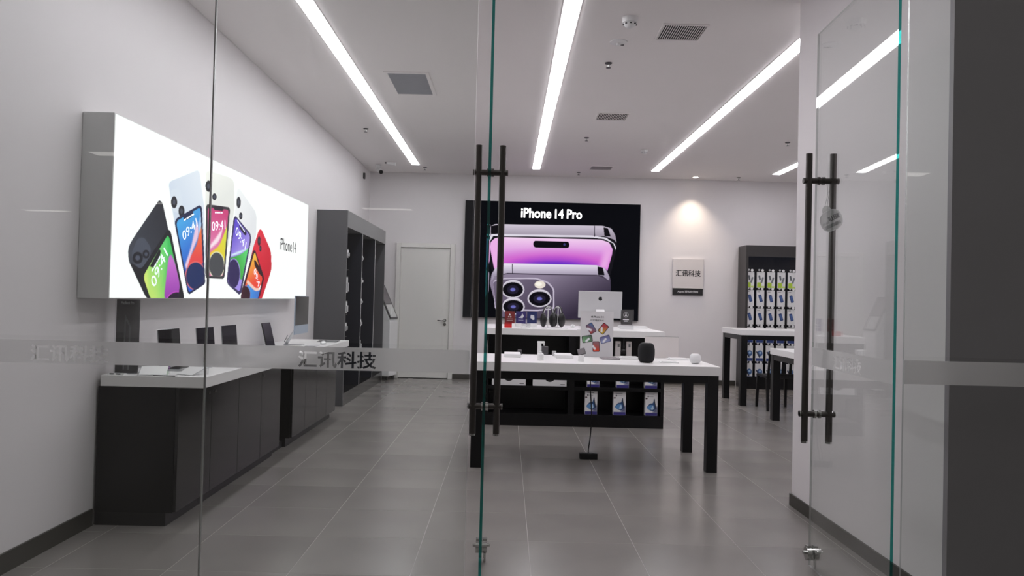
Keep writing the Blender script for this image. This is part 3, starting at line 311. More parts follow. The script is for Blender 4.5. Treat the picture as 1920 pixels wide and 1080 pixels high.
BP=[([(0.371,1.167),(0.371,1.455),(0.432,1.589),(0.515,1.625),(2.388,1.643),(2.545,1.601),(2.62,1.487),(2.655,1.308),(2.547,0.789),(2.458,0.69),(0.54,0.643)],(22,20,26),0.03,0.006,None),([(0.433,1.577),(0.52,1.622),(2.388,1.64),(2.545,1.596),(2.615,1.482),(2.642,1.344),(2.598,1.403),(2.416,1.463),(2.2,1.438),(0.472,1.429),(0.414,1.36)],((214,205,220),(1.331,1.643),(160,150,166),(1.336,1.431)),0.02,0.006,None),([(0.414,1.348),(0.472,1.45),(2.2,1.465),(2.453,1.435),(2.599,1.338),(2.632,1.271),(2.628,1.223),(2.582,1.337),(2.417,1.41),(2.201,1.429),(0.497,1.415),(0.439,1.313)],(225,220,232),0.0,0.004,None),([(2.244,1.637),(2.254,1.637),(2.263,1.449),(2.248,1.449)],(50,44,56),0,0.003,None),([(2.408,1.612),(2.485,1.599),(2.537,1.456),(2.428,1.463)],(14,12,16),0.01,0.004,None),([(0.449,1.587),(0.583,1.614),(0.587,1.453),(0.457,1.445)],(14,12,16),0.01,0.004,None),([(0.444,1.217),(0.456,1.308),(0.526,1.377),(0.689,1.401),(2.37,1.397),(2.51,1.352),(2.575,1.234),(2.567,1.149),(2.479,0.811),(0.53,0.835)],((248,214,244),(1.529,1.412),(205,110,215),(1.539,0.956)),0.02,0.006,None),([(2.887,0.821),(2.835,0.718),(2.678,0.621),(2.429,0.538),(2.109,0.475),(1.743,0.437),(1.361,0.427),(0.994,0.447),(0.671,0.495),(0.419,0.566),(0.258,0.655),(0.201,0.755),(0.253,0.858),(0.409,0.955),(0.658,1.038),(0.978,1.101),(1.344,1.139),(1.726,1.149),(2.094,1.129),(2.417,1.082),(2.669,1.01),(2.83,0.921)],(212,96,206),0,0.3,[(0.444,1.217),(0.456,1.308),(0.526,1.377),(0.689,1.401),(2.37,1.397),(2.51,1.352),(2.575,1.234),(2.567,1.149),(2.479,0.811),(0.53,0.835)]),([(2.503,0.788),(2.466,0.706),(2.355,0.628),(2.177,0.562),(1.948,0.512),(1.687,0.483),(1.414,0.476),(1.152,0.493),(0.921,0.531),(0.741,0.589),(0.626,0.66),(0.585,0.74),(0.622,0.822),(0.733,0.9),(0.911,0.966),(1.139,1.016),(1.401,1.046),(1.674,1.052),(1.936,1.036),(2.167,0.997),(2.348,0.94),(2.463,0.868)],(150,62,205),0,0.2,[(0.444,1.217),(0.456,1.308),(0.526,1.377),(0.689,1.401),(2.37,1.397),(2.51,1.352),(2.575,1.234),(2.567,1.149),(2.479,0.811),(0.53,0.835)]),([(2.239,0.817),(2.212,0.766),(2.13,0.717),(2.002,0.675),(1.836,0.643),(1.646,0.624),(1.448,0.62),(1.258,0.629),(1.091,0.653),(0.961,0.688),(0.877,0.733),(0.848,0.783),(0.875,0.834),(0.956,0.883),(1.084,0.925),(1.25,0.956),(1.44,0.976),(1.638,0.98),(1.828,0.971),(1.995,0.947),(2.126,0.912),(2.209,0.867)],(84,44,196),0,0.12,[(0.444,1.217),(0.456,1.308),(0.526,1.377),(0.689,1.401),(2.37,1.397),(2.51,1.352),(2.575,1.234),(2.567,1.149),(2.479,0.811),(0.53,0.835)]),([(0.438,1.361),(0.689,1.401),(0.631,0.837),(0.451,0.833)],(240,180,235),0,0.14,[(0.444,1.217),(0.456,1.308),(0.526,1.377),(0.689,1.401),(2.37,1.397),(2.51,1.352),(2.575,1.234),(2.567,1.149),(2.479,0.811),(0.53,0.835)]),([(2.445,1.267),(2.578,1.222),(2.501,0.884),(2.333,0.879)],(236,170,232),0,0.14,[(0.444,1.217),(0.456,1.308),(0.526,1.377),(0.689,1.401),(2.37,1.397),(2.51,1.352),(2.575,1.234),(2.567,1.149),(2.479,0.811),(0.53,0.835)]),([(1.194,1.351),(1.818,1.349),(1.821,1.237),(1.197,1.233)],(10,8,14),0.06,0.004,None),([(1.755,1.297),(1.754,1.291),(1.752,1.286),(1.748,1.281),(1.744,1.277),(1.739,1.276),(1.733,1.275),(1.728,1.277),(1.723,1.28),(1.719,1.285),(1.717,1.29),(1.716,1.296),(1.717,1.303),(1.719,1.308),(1.722,1.313),(1.727,1.316),(1.732,1.318),(1.738,1.318),(1.743,1.317),(1.748,1.314),(1.751,1.309),(1.754,1.303)],(60,60,120),0,0.006,None),([(0.457,0.593),(0.488,0.774),(0.605,0.897),(0.7,0.947),(2.308,0.951),(2.477,0.883),(2.548,0.717),(2.557,0.549),(2.509,-0.004),(0.675,0.012),(0.554,0.26)],((140,128,150),(1.472,0.762),(52,44,62),(1.848,0.052)),0.03,0.006,None),([(0.489,0.738),(0.539,0.854),(0.7,0.947),(2.308,0.951),(2.458,0.892),(2.533,0.752),(2.518,0.692),(2.408,0.771),(2.311,0.783),(0.752,0.778),(0.543,0.715),(0.483,0.618)],((240,232,248),(1.467,0.954),(165,155,176),(1.472,0.762)),0.02,0.006,None),([(0.514,0.71),(0.752,0.778),(2.311,0.783),(2.432,0.757),(2.525,0.668),(2.418,0.742),(2.312,0.768),(0.752,0.761)],(60,52,68),0,0.003,None),([(0.834,0.938),(0.844,0.939),(0.853,0.776),(0.838,0.775)],(60,50,66),0,0.003,None),([(2.318,0.927),(2.409,0.915),(2.446,0.781),(2.331,0.783)],(14,12,16),0.01,0.004,None),([(0.516,0.643),(0.706,0.691),(1.257,0.709),(1.475,0.642),(1.578,0.525),(1.587,0.166),(1.271,0.129),(0.557,0.141)],(196,186,206),0.05,0.005,None),([(0.516,0.619),(0.707,0.671),(1.253,0.685),(1.451,0.623),(1.555,0.515),(1.562,0.184),(1.261,0.153),(0.571,0.16)],((110,99,120),(0.995,0.655),(74,65,84),(1.366,0.184)),0.05,0.005,None),([(1.04,0.536),(1.033,0.499),(1.013,0.465),(0.98,0.436),(0.937,0.415),(0.888,0.403),(0.836,0.402),(0.786,0.411),(0.743,0.43),(0.708,0.457),(0.686,0.49),(0.678,0.527),(0.684,0.564),(0.705,0.598),(0.738,0.627),(0.781,0.648),(0.83,0.66),(0.881,0.661),(0.931,0.652),(0.975,0.633),(1.009,0.606),(1.032,0.572)],(226,220,232),0,0.006,None),([(1.061,0.498),(1.054,0.455),(1.031,0.414),(0.994,0.38),(0.947,0.356),(0.892,0.342),(0.835,0.341),(0.78,0.352),(0.731,0.374),(0.692,0.406),(0.668,0.445),(0.659,0.488),(0.666,0.531),(0.688,0.572),(0.725,0.606),(0.773,0.63),(0.827,0.644),(0.885,0.645),(0.94,0.635),(0.989,0.612),(1.027,0.58),(1.052,0.541)],(206,200,212),0,0.005,None),([(1.035,0.497),(1.029,0.461),(1.009,0.427),(0.977,0.398),(0.935,0.378),(0.888,0.366),(0.838,0.365),(0.79,0.374),(0.747,0.393),(0.714,0.42),(0.693,0.453),(0.685,0.489),(0.691,0.525),(0.711,0.559),(0.743,0.588),(0.784,0.608),(0.832,0.62),(0.882,0.621),(0.93,0.612),(0.972,0.593),(1.005,0.566),(1.027,0.533)],(12,10,16),0,0.005,None),([(0.96,0.495),(0.957,0.474),(0.945,0.454),(0.927,0.437),(0.903,0.424),(0.876,0.417),(0.847,0.417),(0.82,0.422),(0.795,0.433),(0.776,0.449),(0.764,0.469),(0.759,0.491),(0.763,0.512),(0.774,0.532),(0.792,0.549),(0.816,0.562),(0.844,0.569),(0.872,0.569),(0.9,0.564),(0.924,0.553),(0.943,0.537),(0.956,0.517)],(34,30,48),0,0.01,None),([(0.904,0.494),(0.902,0.485),(0.897,0.477),(0.889,0.471),(0.879,0.466),(0.867,0.463),(0.854,0.462),(0.842,0.465),(0.831,0.469),(0.823,0.475),(0.817,0.483),(0.815,0.492),(0.817,0.501),(0.822,0.509),(0.83,0.515),(0.841,0.52),(0.853,0.523),(0.865,0.523),(0.877,0.521),(0.888,0.517),(0.897,0.51),(0.902,0.503)],(110,110,190),0,0.02,None),([(1.515,0.389),(1.508,0.353),(1.486,0.32),(1.452,0.292),(1.407,0.272),(1.355,0.26),(1.301,0.259),(1.249,0.268),(1.203,0.286),(1.167,0.312),(1.144,0.345),(1.135,0.38),(1.142,0.416),(1.164,0.449),(1.198,0.477),(1.243,0.497),(1.295,0.509),(1.349,0.51),(1.401,0.501),(1.447,0.483),(1.483,0.457),(1.506,0.425)],(226,220,232),0,0.006,None),([(1.537,0.351),(1.529,0.309),(1.505,0.27),(1.467,0.237),(1.417,0.213),(1.359,0.2),(1.299,0.199),(1.242,0.209),(1.191,0.231),(1.15,0.262),(1.125,0.299),(1.115,0.341),(1.123,0.383),(1.147,0.422),(1.185,0.455),(1.235,0.479),(1.292,0.492),(1.352,0.494),(1.41,0.483),(1.461,0.462),(1.501,0.431),(1.527,0.393)],(206,200,212),0,0.005,None),([(1.509,0.351),(1.503,0.315),(1.482,0.283),(1.448,0.255),(1.405,0.235),(1.355,0.223),(1.303,0.222),(1.252,0.231),(1.208,0.249),(1.173,0.275),(1.151,0.307),(1.142,0.342),(1.149,0.377),(1.17,0.41),(1.204,0.438),(1.247,0.458),(1.297,0.469),(1.349,0.47),(1.399,0.462),(1.444,0.443),(1.479,0.417),(1.501,0.386)],(12,10,16),0,0.005,None),([(1.431,0.349),(1.428,0.328),(1.416,0.308),(1.396,0.292),(1.371,0.28),(1.343,0.273),(1.313,0.272),(1.284,0.278),(1.258,0.288),(1.238,0.304),(1.225,0.323),(1.22,0.344),(1.224,0.365),(1.236,0.384),(1.256,0.401),(1.28,0.413),(1.309,0.419),(1.339,0.42),(1.368,0.415),(1.394,0.404),(1.414,0.389),(1.427,0.37)],(34,30,48),0,0.01,None),([(1.372,0.347),(1.371,0.339),(1.365,0.331),(1.357,0.324),(1.346,0.32),(1.333,0.317),(1.32,0.317),(1.307,0.319),(1.296,0.323),(1.287,0.329),(1.282,0.337),(1.28,0.345),(1.281,0.353),(1.286,0.361),(1.295,0.368),(1.306,0.373),(1.319,0.375),(1.332,0.376),(1.345,0.374),(1.356,0.369),(1.365,0.363),(1.37,0.356)],(110,110,190),0,0.02,None),([(1.054,0.239),(1.048,0.206),(1.027,0.174),(0.994,0.148),(0.951,0.129),(0.902,0.118),(0.85,0.117),(0.801,0.125),(0.757,0.142),(0.722,0.167),(0.7,0.197),(0.692,0.23),(0.699,0.264),(0.719,0.295),(0.752,0.321),(0.795,0.34),(0.845,0.351),(0.896,0.352),(0.946,0.344),(0.99,0.327),(1.024,0.302),(1.046,0.272)],(226,220,232),0,0.006,None),([(1.075,0.201),(1.068,0.162),(1.045,0.125),(1.008,0.095),(0.961,0.072),(0.906,0.06),(0.849,0.058),(0.794,0.068),(0.745,0.088),(0.707,0.117),(0.682,0.152),(0.673,0.191),(0.68,0.231),(0.703,0.267),(0.74,0.298),(0.787,0.32),(0.842,0.333),(0.899,0.334),(0.955,0.325),(1.003,0.304),(1.042,0.275),(1.066,0.24)],(206,200,212),0,0.005,None),([(1.049,0.2),(1.043,0.167),(1.023,0.137),(0.991,0.111),(0.949,0.092),(0.902,0.081),(0.852,0.08),(0.804,0.088),(0.762,0.105),(0.728,0.13),(0.707,0.159),(0.699,0.192),(0.705,0.225),(0.725,0.256),(0.757,0.282),(0.799,0.301),(0.846,0.311),(0.896,0.312),(0.944,0.304),(0.987,0.287),(1.02,0.263),(1.041,0.233)],(12,10,16),0,0.005,None),([(0.975,0.199),(0.971,0.179),(0.96,0.161),(0.941,0.145),(0.917,0.134),(0.89,0.128),(0.862,0.127),(0.834,0.132),(0.81,0.142),(0.79,0.157),(0.778,0.174),(0.774,0.194),(0.777,0.213),(0.789,0.232),(0.807,0.247),(0.831,0.258),(0.858,0.265),(0.887,0.265),(0.914,0.26),(0.939,0.25),(0.958,0.236),(0.97,0.218)],(34,30,48),0,0.01,None),([(0.918,0.197),(0.917,0.189),(0.912,0.182),(0.904,0.176),(0.893,0.171),(0.881,0.169),(0.869,0.169),(0.856,0.171),(0.846,0.175),(0.837,0.18),(0.832,0.187),(0.83,0.195),(0.831,0.203),(0.837,0.21),(0.845,0.217),(0.855,0.221),(0.867,0.224),(0.88,0.224),(0.892,0.222),(0.903,0.218),(0.911,0.212),(0.916,0.205)],(110,110,190),0,0.02,None),([(1.423,0.593),(1.42,0.574),(1.409,0.556),(1.391,0.542),(1.369,0.531),(1.342,0.525),(1.315,0.524),(1.289,0.529),(1.266,0.539),(1.247,0.553),(1.236,0.57),(1.231,0.588),(1.235,0.607),(1.246,0.625),(1.263,0.64),(1.286,0.651),(1.312,0.657),(1.339,0.658),(1.366,0.653),(1.389,0.643),(1.407,0.629),(1.419,0.612)],(236,226,214),0,0.008,None),([(1.361,0.601),(1.359,0.592),(1.353,0.583),(1.343,0.575),(1.33,0.57),(1.316,0.567),(1.301,0.566),(1.287,0.569),(1.274,0.574),(1.264,0.581),(1.258,0.589),(1.255,0.599),(1.257,0.608),(1.263,0.617),(1.273,0.624),(1.285,0.63),(1.3,0.633),(1.315,0.633),(1.329,0.631),(1.342,0.626),(1.352,0.619),(1.358,0.611)],(255,250,238),0,0.01,None)]
BPT=((0.98,1.744),(2.039,1.761),(0.976,1.927))

# ================================================ THE SETTING
XL, XR, YB, YG = -2.44, 6.6, 13.0, 3.16        # left wall, far right wall, back wall, shop front
PX = 2.04                                       # face of the stub wall right of the doors
fl = sempty('floor')
g = BX('grout_bed', GROUT, fl, XL, XR, 3.16, YB, -.08, -.0004)
tb = B().box(-.3045, .3045, -.2855, .2855, -.012, 0)
t0 = None
for i in range(15):
    for j in range(17):
        x, y = XL+.11+.305-.61+.61*i, 3.21+.2875+.575*j
        x = .155+.61*(i-4)-.305
        x0, x1 = max(x-.3035, XL), min(x+.3035, XR)
        if x1-x0 < .05: continue
        if x1-x0 < .6 or t0 is None:
            o = B().box(x0-x, x1-x, -.286, .286, -.012, 0).obj('tile', TILE, fl)
            if x1-x0 >= .6: t0 = o
        else:
            o = t0.copy(); C.objects.link(o)
        o.location = (x, y, 0)
struct(BX('floor_outside', mat('mall_floor', (112, 108, 104), .25, noise=.06), None, -45, 45, -16, 3.158, -.08, -.001))
struct(BX('ceiling', CEILM, None, XL-.2, XR+.2, 3.1, YB+.2, CEIL, CEIL+.2))
struct(BX('wall_left', WALL, None, XL-.2, XL, 3.1, YB, 0, CEIL))
struct(BX('wall_back', WALL, None, XL-.2, XR+.2, YB, YB+.2, 0, CEIL))
struct(BX('wall_far_right', WALL, None, XR, XR+.2, 3.1, YB, 0, CEIL))
struct(BX('wall_right', WALL, None, PX, XR, 3.46, 5.28, 0, CEIL))
struct(BX('trim_dark_cladding', DARKCLAD, None, PX, XR, 3.425, 3.46, 0, CEIL))
struct(BX('wall_outside', mat('mall_wall', (205, 200, 202), .5), None, -45, 45, -16.2, -16, 0, 14))
struct(BX('baseboard_left', SKIRT, None, XL, XL+.012, 3.1, 4.47, 0, .1))
struct(BX('baseboard_right', SKIRT, None, PX-.012, PX, 3.47, 5.28, 0, .082))
struct(BX('baseboard_partition_end', SKIRT, None, PX-.012, XR, 5.28, 5.292, 0, .082))
bb = sempty('baseboard_back'); 
BX('skirting_run', SKIRT, bb, -.93, 4.0, YB-.012, YB, 0, .09); BX('skirting_run', SKIRT, bb, -2.36, -1.96, YB-.012, YB, 0, .09)

def pane(name, parent, *a):
    def mi(p):
        n = p.normal; d = max(range(3), key=lambda k: abs(n[k])); ext = (a[1]-a[0], a[3]-a[2]); thin = 0 if ext[0] < ext[1] else 1
        if d == thin: return 0
        return 1 if (thin == 0 and d == 1 and n[1] < 0) else 2      # green shows where one looks along the sheet
    return B().box(*a).obj(name, [GLASS, EDGE, EDGE2], parent, mi=mi)
W1 = sempty('window_1'); pane('glass_pane', W1, XL, -1.268, YG-.006, YG+.006, 0, CEIL)
W2 = sempty('window_2'); pane('glass_pane', W2, -1.262, -.152, YG-.006, YG+.006, 0, CEIL)
W3 = sempty('window_3'); pane('glass_pane', W3, 1.686, 4.2, YG-.006, YG+.006, 0, CEIL)
W4 = sempty('window_4'); pane('glass_pane', W4, -.146, 1.68, YG-.006, YG+.006, 2.905, CEIL)
struct(BX('trim_1', SILIC, None, -1.2675, -1.2625, YG-.007, YG+.007, 0, CEIL))
BZ0, BZ1 = 1.085, 1.185
CJK = '\u6c47\u8baf\u79d1\u6280'
def band(parent, org, right, xa, xb, xt, wt=.325):      # xa..xb band extent along right, xt start of the cut-out letters
    F = frame(org+Vector(right)*xt+Vector((0, 0, 1.096)), right, (0, 0, 1))
    return text('frosted_band', CJK, FILM, parent, F, wt, .068, plate=(xa-xt, xb-xt, BZ0-1.096, BZ1-1.096), bold=.022)
band(W1, Vector((0, YG-.0075, 0)), (1, 0, 0), XL, -1.268, -1.995)
band(W2, Vector((0, YG-.0075, 0)), (1, 0, 0), -1.262, -.152, -.872)
BX('frosted_band', FILM, W3, 1.686, 4.2, YG-.0078, YG-.0072, BZ0, BZ1)

def leaf(name, x, y, rz, side):
    d = sempty(name, (x, y, 0), rz)
    pane('glass_pane', d, -.006, .006, 0, .93, .014, 2.884)
    for s in (-1, 1):
        h = B().cyl((s*.0635, .86, .69), (s*.0635, .86, 2.218), .0172, 24).obj('pull_bar', BARM, d, smooth=40)
        B().cyl((s*.0635, .86, .680), (s*.0635, .86, .6905), .0165, 24).obj('end_cap', CHROME, h, smooth=40)
    for z in (2.073, .834):
        c = B().cyl((-.09, .86, z), (.09, .86, z), .0155, 16).obj('cross_bar', BARM, d, smooth=40)
        q = B()
        for s in (-1, 1): q.cyl((s*.0065, .86, z), (s*.018, .86, z), .022, 20); q.cyl((s*.088, .86, z), (s*.093, .86, z), .0165, 16)
        q.obj('mounting_ring', CHROME if z < 1 else BARM, c, smooth=40)
    lk = B().cyl((-.030, .90, .085), (-.0065, .90, .085), .036, 24).cyl((.0065, .90, .085), (.030, .90, .085), .036, 24).obj('floor_lock', CHROME, d, smooth=40)
    q = B()
    for s in (-1, 1): q.cyl((s*.030, .90, .09), (s*.046, .90, .09), .010, 12); q.box(s*.018-.011, s*.018+.011, .886, .914, .116, .128)
    q.cyl((0.018, .90, .0), (0.018, .90, .06), .007, 10); q.obj('lock_knob', CHROME, lk, smooth=40)
    if side < 0: band(d, Vector((-.0075, .93, 0)), (0, -1, 0), 0.0, .93, .30)
    else: band(d, Vector((.0075, 0, 0)), (0, 1, 0), 0, .93, .30)
    B().box(-.02, .02, .02, .10, -.001, .013).obj('floor_pivot', CHROME, d)
    return d
leaf('door_1', -.086, 3.10, .022, 1)
leaf('door_2', 1.617, 3.10, -.0455, -1)

D3 = sempty('door_3')
BX('door_leaf', DOORW, D3, -1.862, -1.008, YB-.022, YB-.002, .012, 2.262, bev=.002)
q = B().box(-1.945, -1.866, YB-.05, YB, 0, 2.345, bev=.006).box(-1.004, -.925, YB-.05, YB, 0, 2.345, bev=.006).box(-1.866, -1.004, YB-.05, YB, 2.268, 2.345, bev=.006)
q.obj('door_frame', DOORW, D3)
q = B().box(-1.76, -1.11, YB-.0235, YB-.0222, .25, 2.10, bev=.002); q.obj('raised_panel', DOORW, D3)
h = B().cyl((-1.075, YB-.034, 1.015), (-1.075, YB-.022, 1.015), .028, 20).cyl((-1.075, YB-.075, 1.015), (-1.075, YB-.03, 1.015), .01, 12).box(-1.20, -1.065, YB-.085, YB-.07, 1.005, 1.025, bev=.004).obj('door_handle', CHROME, D3, smooth=40)
B().cyl((-1.075, YB-.034, .945), (-1.075, YB-.022, .945), .026, 20).obj('keyhole_rose', CHROME, D3, smooth=40)
BX('threshold_shade', PLASTB, D3, -1.866, -1.004, YB-.024, YB-.002, .001, .011)  # solid black strip stands in for the shade under the leaf

# ------------------------------------------------ ceiling things
for i, (x, ya, yb, wh) in enumerate(((-1.548, 3.22, 12.18, 'leftmost long linear light running along the ceiling above the left aisle'), (.425, 3.22, 12.27, 'long linear light in the middle of the ceiling above the front display table'),
        (2.375, 5.42, 12.2, 'long linear ceiling light ending above the warm downlight, cut off by the right wall'), (4.38, 5.42, 12.23, 'rightmost linear ceiling light, only its far tip showing beside the right wall'))):
    t = thing('linear_light', wh, 'ceiling light', (x, (ya+yb)/2, CEIL), group='linear ceiling lights'); h = (yb-ya)/2
    BX('housing', CEILM, t, -.068, .068, -h-.01, h+.01, -.004, -.0005)
    BX('diffuser', LAMP, t, -.058, .058, -h, h, -.009, -.0042)
def vent(label, x0, x1, y0, y1, kind):
    t = thing('ceiling_vent', label, 'vent', ((x0+x1)/2, (y0+y1)/2, CEIL), group='ceiling vents'); a, b = (x1-x0)/2, (y1-y0)/2; f = .035 if kind else .012
    BX('backing', VENTB if not kind else VENTD, t, -a, a, -b, b, -.003, -.0005)
    B().box(-a-f, a+f, -b-f, -b, -.012, -.0005).box(-a-f, a+f, b, b+f, -.012, -.0005).box(-a-f, -a, -b, b, -.012, -.0005).box(a, a+f, -b, b, -.012, -.0005).obj('frame', CEILM, t)
    q = B()
    if kind:
        n = 30
        for i in range(n): y = -b+2*b*(i+.5)/n; q.box(-a, a, y-.006, y+.006, -.010, -.004)
    else:
        n = 19
        for i in range(n): x = -a+2*a*(i+.5)/n; q.box(x-.0032, x+.0032, -b, b, -.005, -.0035)
    o = q.obj('slats', VENTD if kind else CEILM, t); o['kind'] = 'stuff'
vent('square grey mesh return vent with white frame beside the left linear light', -1.215, -.845, 7.2, 7.93, 1)
vent('dark slatted ceiling vent nearest the shop front, beside the smoke detector', 1.17, 1.508, 5.765, 6.085, 0)
vent('dark slatted ceiling vent in the middle of the ceiling, right of the central light', 1.0, 1.345, 8.52, 8.845, 0)
vent('farthest dark slatted ceiling vent, close to the back wall', 1.297, 1.635, 11.88, 12.2, 0)
def smoke(label, x, y, s=1):
    t = thing('smoke_detector', label, 'smoke detector', (x, y, CEIL))
    B().lathe([(.052*s, -.0005), (.052*s, -.02*s), (.047*s, -.035*s)], seg=28).obj('base', PWHITE, t, smooth=40)
    b = B().lathe([(.040*s, -.036*s), (.043*s, -.045*s), (.030*s, -.062*s), (.012*s, -.068*s)], seg=28).obj('sensor_head', PWHITE, t, smooth=40)
    q = B()
    for k in range(8): a = 2*PI*k/8; q.box(.041*s*math.cos(a)-.006*s, .041*s*math.cos(a)+.006*s, .041*s*math.sin(a)-.006*s, .041*s*math.sin(a)+.006*s, -.050*s, -.044*s)
    q.obj('vent_slot', PLASTB, b)
smoke('larger white smoke detector on the ceiling near the top edge', .884, 5.66, 1.15); smoke('small white smoke detector far back between middle and right ceiling lights', 1.894, 10.55, .9)
t = thing('ceiling_speaker', 'flat round white fitting on the ceiling behind the near smoke detector', 'ceiling fitting', (.876, 6.19, CEIL))
B().lathe([(.075, -.0005), (.073, -.008), (.045, -.014)], seg=28).obj('base_plate', PWHITE, t, smooth=40); B().lathe([(.02, -.0142), (.018, -.03), (.008, -.034)]).obj('centre_cap', PWHITE, t, smooth=40)
BX('indicator', PLASTB, t, .01, .05, .03, .045, -.017, -.009)
spr = None
for x, y, lb in ((.868, 6.75, 'small pendant sprinkler on the ceiling nearest the shop front'), (1.0, 9.86, 'small pendant sprinkler behind the middle ceiling vent'), (1.15, 12.53, 'small pendant sprinkler by the back wall above the large dark poster'),
        (3.664, 9.84, 'small pendant sprinkler above the right linear light tip'), (3.887, 12.65, 'small pendant sprinkler at the back wall right of the warm downlight'), (-1.886, 9.66, 'small pendant sprinkler between the left wall and left linear light'), (-1.425, 12.44, 'small pendant sprinkler at the far end of the left linear light')):
    if spr is None:
        spr = thing('fire_sprinkler', lb, 'sprinkler', (x, y, CEIL), group='ceiling sprinklers')
        B().lathe([(.034, -.0005), (.030, -.008), (.014, -.010)], seg=16).obj('escutcheon', STEELG, spr, smooth=40)
        B().lathe([(.009, -.0102), (.009, -.03), (.005, -.042)], seg=10).obj('nozzle', CHROME, spr, smooth=40)
        B().lathe([(.022, -.043), (.022, -.046), (.006, -.048)], seg=14).obj('deflector', STEELG, spr, smooth=40)
    else: dup(spr, (x, y, CEIL), label=lb)
t = thing('security_camera', 'dark lensed security camera in the back left ceiling corner', 'security camera', (-2.18, 12.3, CEIL))
B().lathe([(.05, -.0005), (.05, -.03), (.03, -.04)]).obj('ceiling_mount', PWHITE, t, smooth=40)
B().cyl((0, 0, -.04), (.02, -.02, -.09), .016, 12).obj('bracket', PWHITE, t, smooth=40)
b = B().cyl((.0, .03, -.075), (.06, -.09, -.13), .036, 18).obj('camera_body', PWHITE, t, smooth=40)
B().cyl((.0605, -.091, -.1305), (.068, -.106, -.138), .033, 18).obj('lens', SCREEN, b, smooth=40)
t = thing('wall_sensor', 'tiny dark sensor high on the left wall near the back corner', 'sensor', (XL, 12.4, 3.40))
BX('body', PLASTB, t, .0005, .03, -.03, .03, -.05, .05, bev=.005); BX('lens_cap', CHROME, t, .0305, .036, -.015, .015, -.02, .02)
t = thing('emergency_lamp', 'white wedge shaped lamp on the ceiling beside the security camera', 'lamp', (-1.98, 12.05, CEIL))
B().hull([(-.02, -.03, -.03), (.12, -.03, -.05), (.12, .05, -.05), (-.02, .05, -.03), (-.02, -.03, -.0005), (.12, -.03, -.0005), (.12, .05, -.0005), (-.02, .05, -.0005)]).obj('lamp_body', PWHITE, t)
BX('mounting_clip', PLASTB, t, -.05, -.0205, -.01, .02, -.02, -.0005)
t = thing('ceiling_downlight', 'small warm round downlight by the back wall above the square sign', 'ceiling light', (3.165, 12.70, CEIL))
B().lathe([(.06, -.0005), (.058, -.006), (.046, -.007)], seg=28).obj('bezel', PWHITE, t, smooth=40)
B().lathe([(.045, -.0072), (.043, -.010)], seg=28).obj('lens', SPOTL, t, smooth=40)
ld = bpy.data.lights.new('downlight_beam', 'SPOT'); ld.energy = 72; ld.color = (1, .84, .66); ld.spot_size = math.radians(92); ld.spot_blend = .85; ld.shadow_soft_size = .03
lo = bpy.data.objects.new('downlight_beam', ld); C.objects.link(lo); lo.location = (0, 0, -.02); lo.rotation_euler = (.0, 0, 0); lo.parent = t
# the mall hall behind the camera: its ceiling panels and a shop window opposite
for i, (x, y) in enumerate(((-14.0+1.2, -14.4), (-9, -12), (-3, -12), (3, -12), (9, -12), (-6, -5.5), (6, -5.5))):
    t = thing('mall_ceiling_panel', 'bright panel light on the mall ceiling outside the shop', 'ceiling light', (x, y, CEIL), group='mall ceiling panels outside the shop')
    BX('frame', ALU, t, -.62, .62, -.17, .17, -.02, -.0005); BX('diffuser', mat('mall_panel_light', (255, 250, 245), .5, emit=2.2), t, -.6, .6, -.15, .15, -.026, -.0205)

# ================================================ LEFT WALL
lbx = thing('light_box', 'long backlit wall light box showing five fanned phones on white', 'light box', (-2.44, 6.315, 1.35))
B().box(.001, .182, -2.07, 2.075, 0, 1.062, bev=.004).obj('frame', ALU, lbx)
ys = 1/np.linspace(1/4.252, 1/8.383, 470)-4.24
F = frame((.1835, 4.24-6.315, 0), (0, 1, 0), (0, 0, 1))
sheet('printed_face', LITP, lbx, F, ys, np.linspace(.006, 1.056, 330), (255, 255, 255), LB)
for k, (a, b) in enumerate(LBT):   # clock on each printed phone
    d = (b[0]-a[0], b[1]-a[1]); L = math.hypot(*d); r = (0, d[0]/L, d[1]/L)
    text('clock_numerals', '09:41', TIMEC, lbx, frame(F @ Vector((a[0], a[1], .001)), r, (0, -r[2], r[1])), L, L*.26, depth=.001)
for a, b in LBS:
    d = (b[0]-a[0], b[1]-a[1]); L = math.hypot(*d); r = (0, d[0]/L, d[1]/L); up = (0, -r[2], r[1])
    q = B()
    for s0, s1 in ((0, .22), (.28, .5), (.56, .7), (.76, 1)): q.box(s0*L, s1*L, 0, .011, 0, .001)
    q.xf(frame(F @ (Vector((a[0], a[1], .001))+Vector((0, 0, 0))) + Vector(up)*L*.35, r, up)).obj('date_line', TIMEC, lbx)
for wd, dx, ww, hh in (('iPhone', 0, .415, .118), ('14', .460, .10, .112)): text('lettering', wd, LDARK, lbx, frame(F @ Vector((3.13+dx, .49, .001)), (0, 1, 0), (0, 0, 1)), ww, hh, depth=.001)

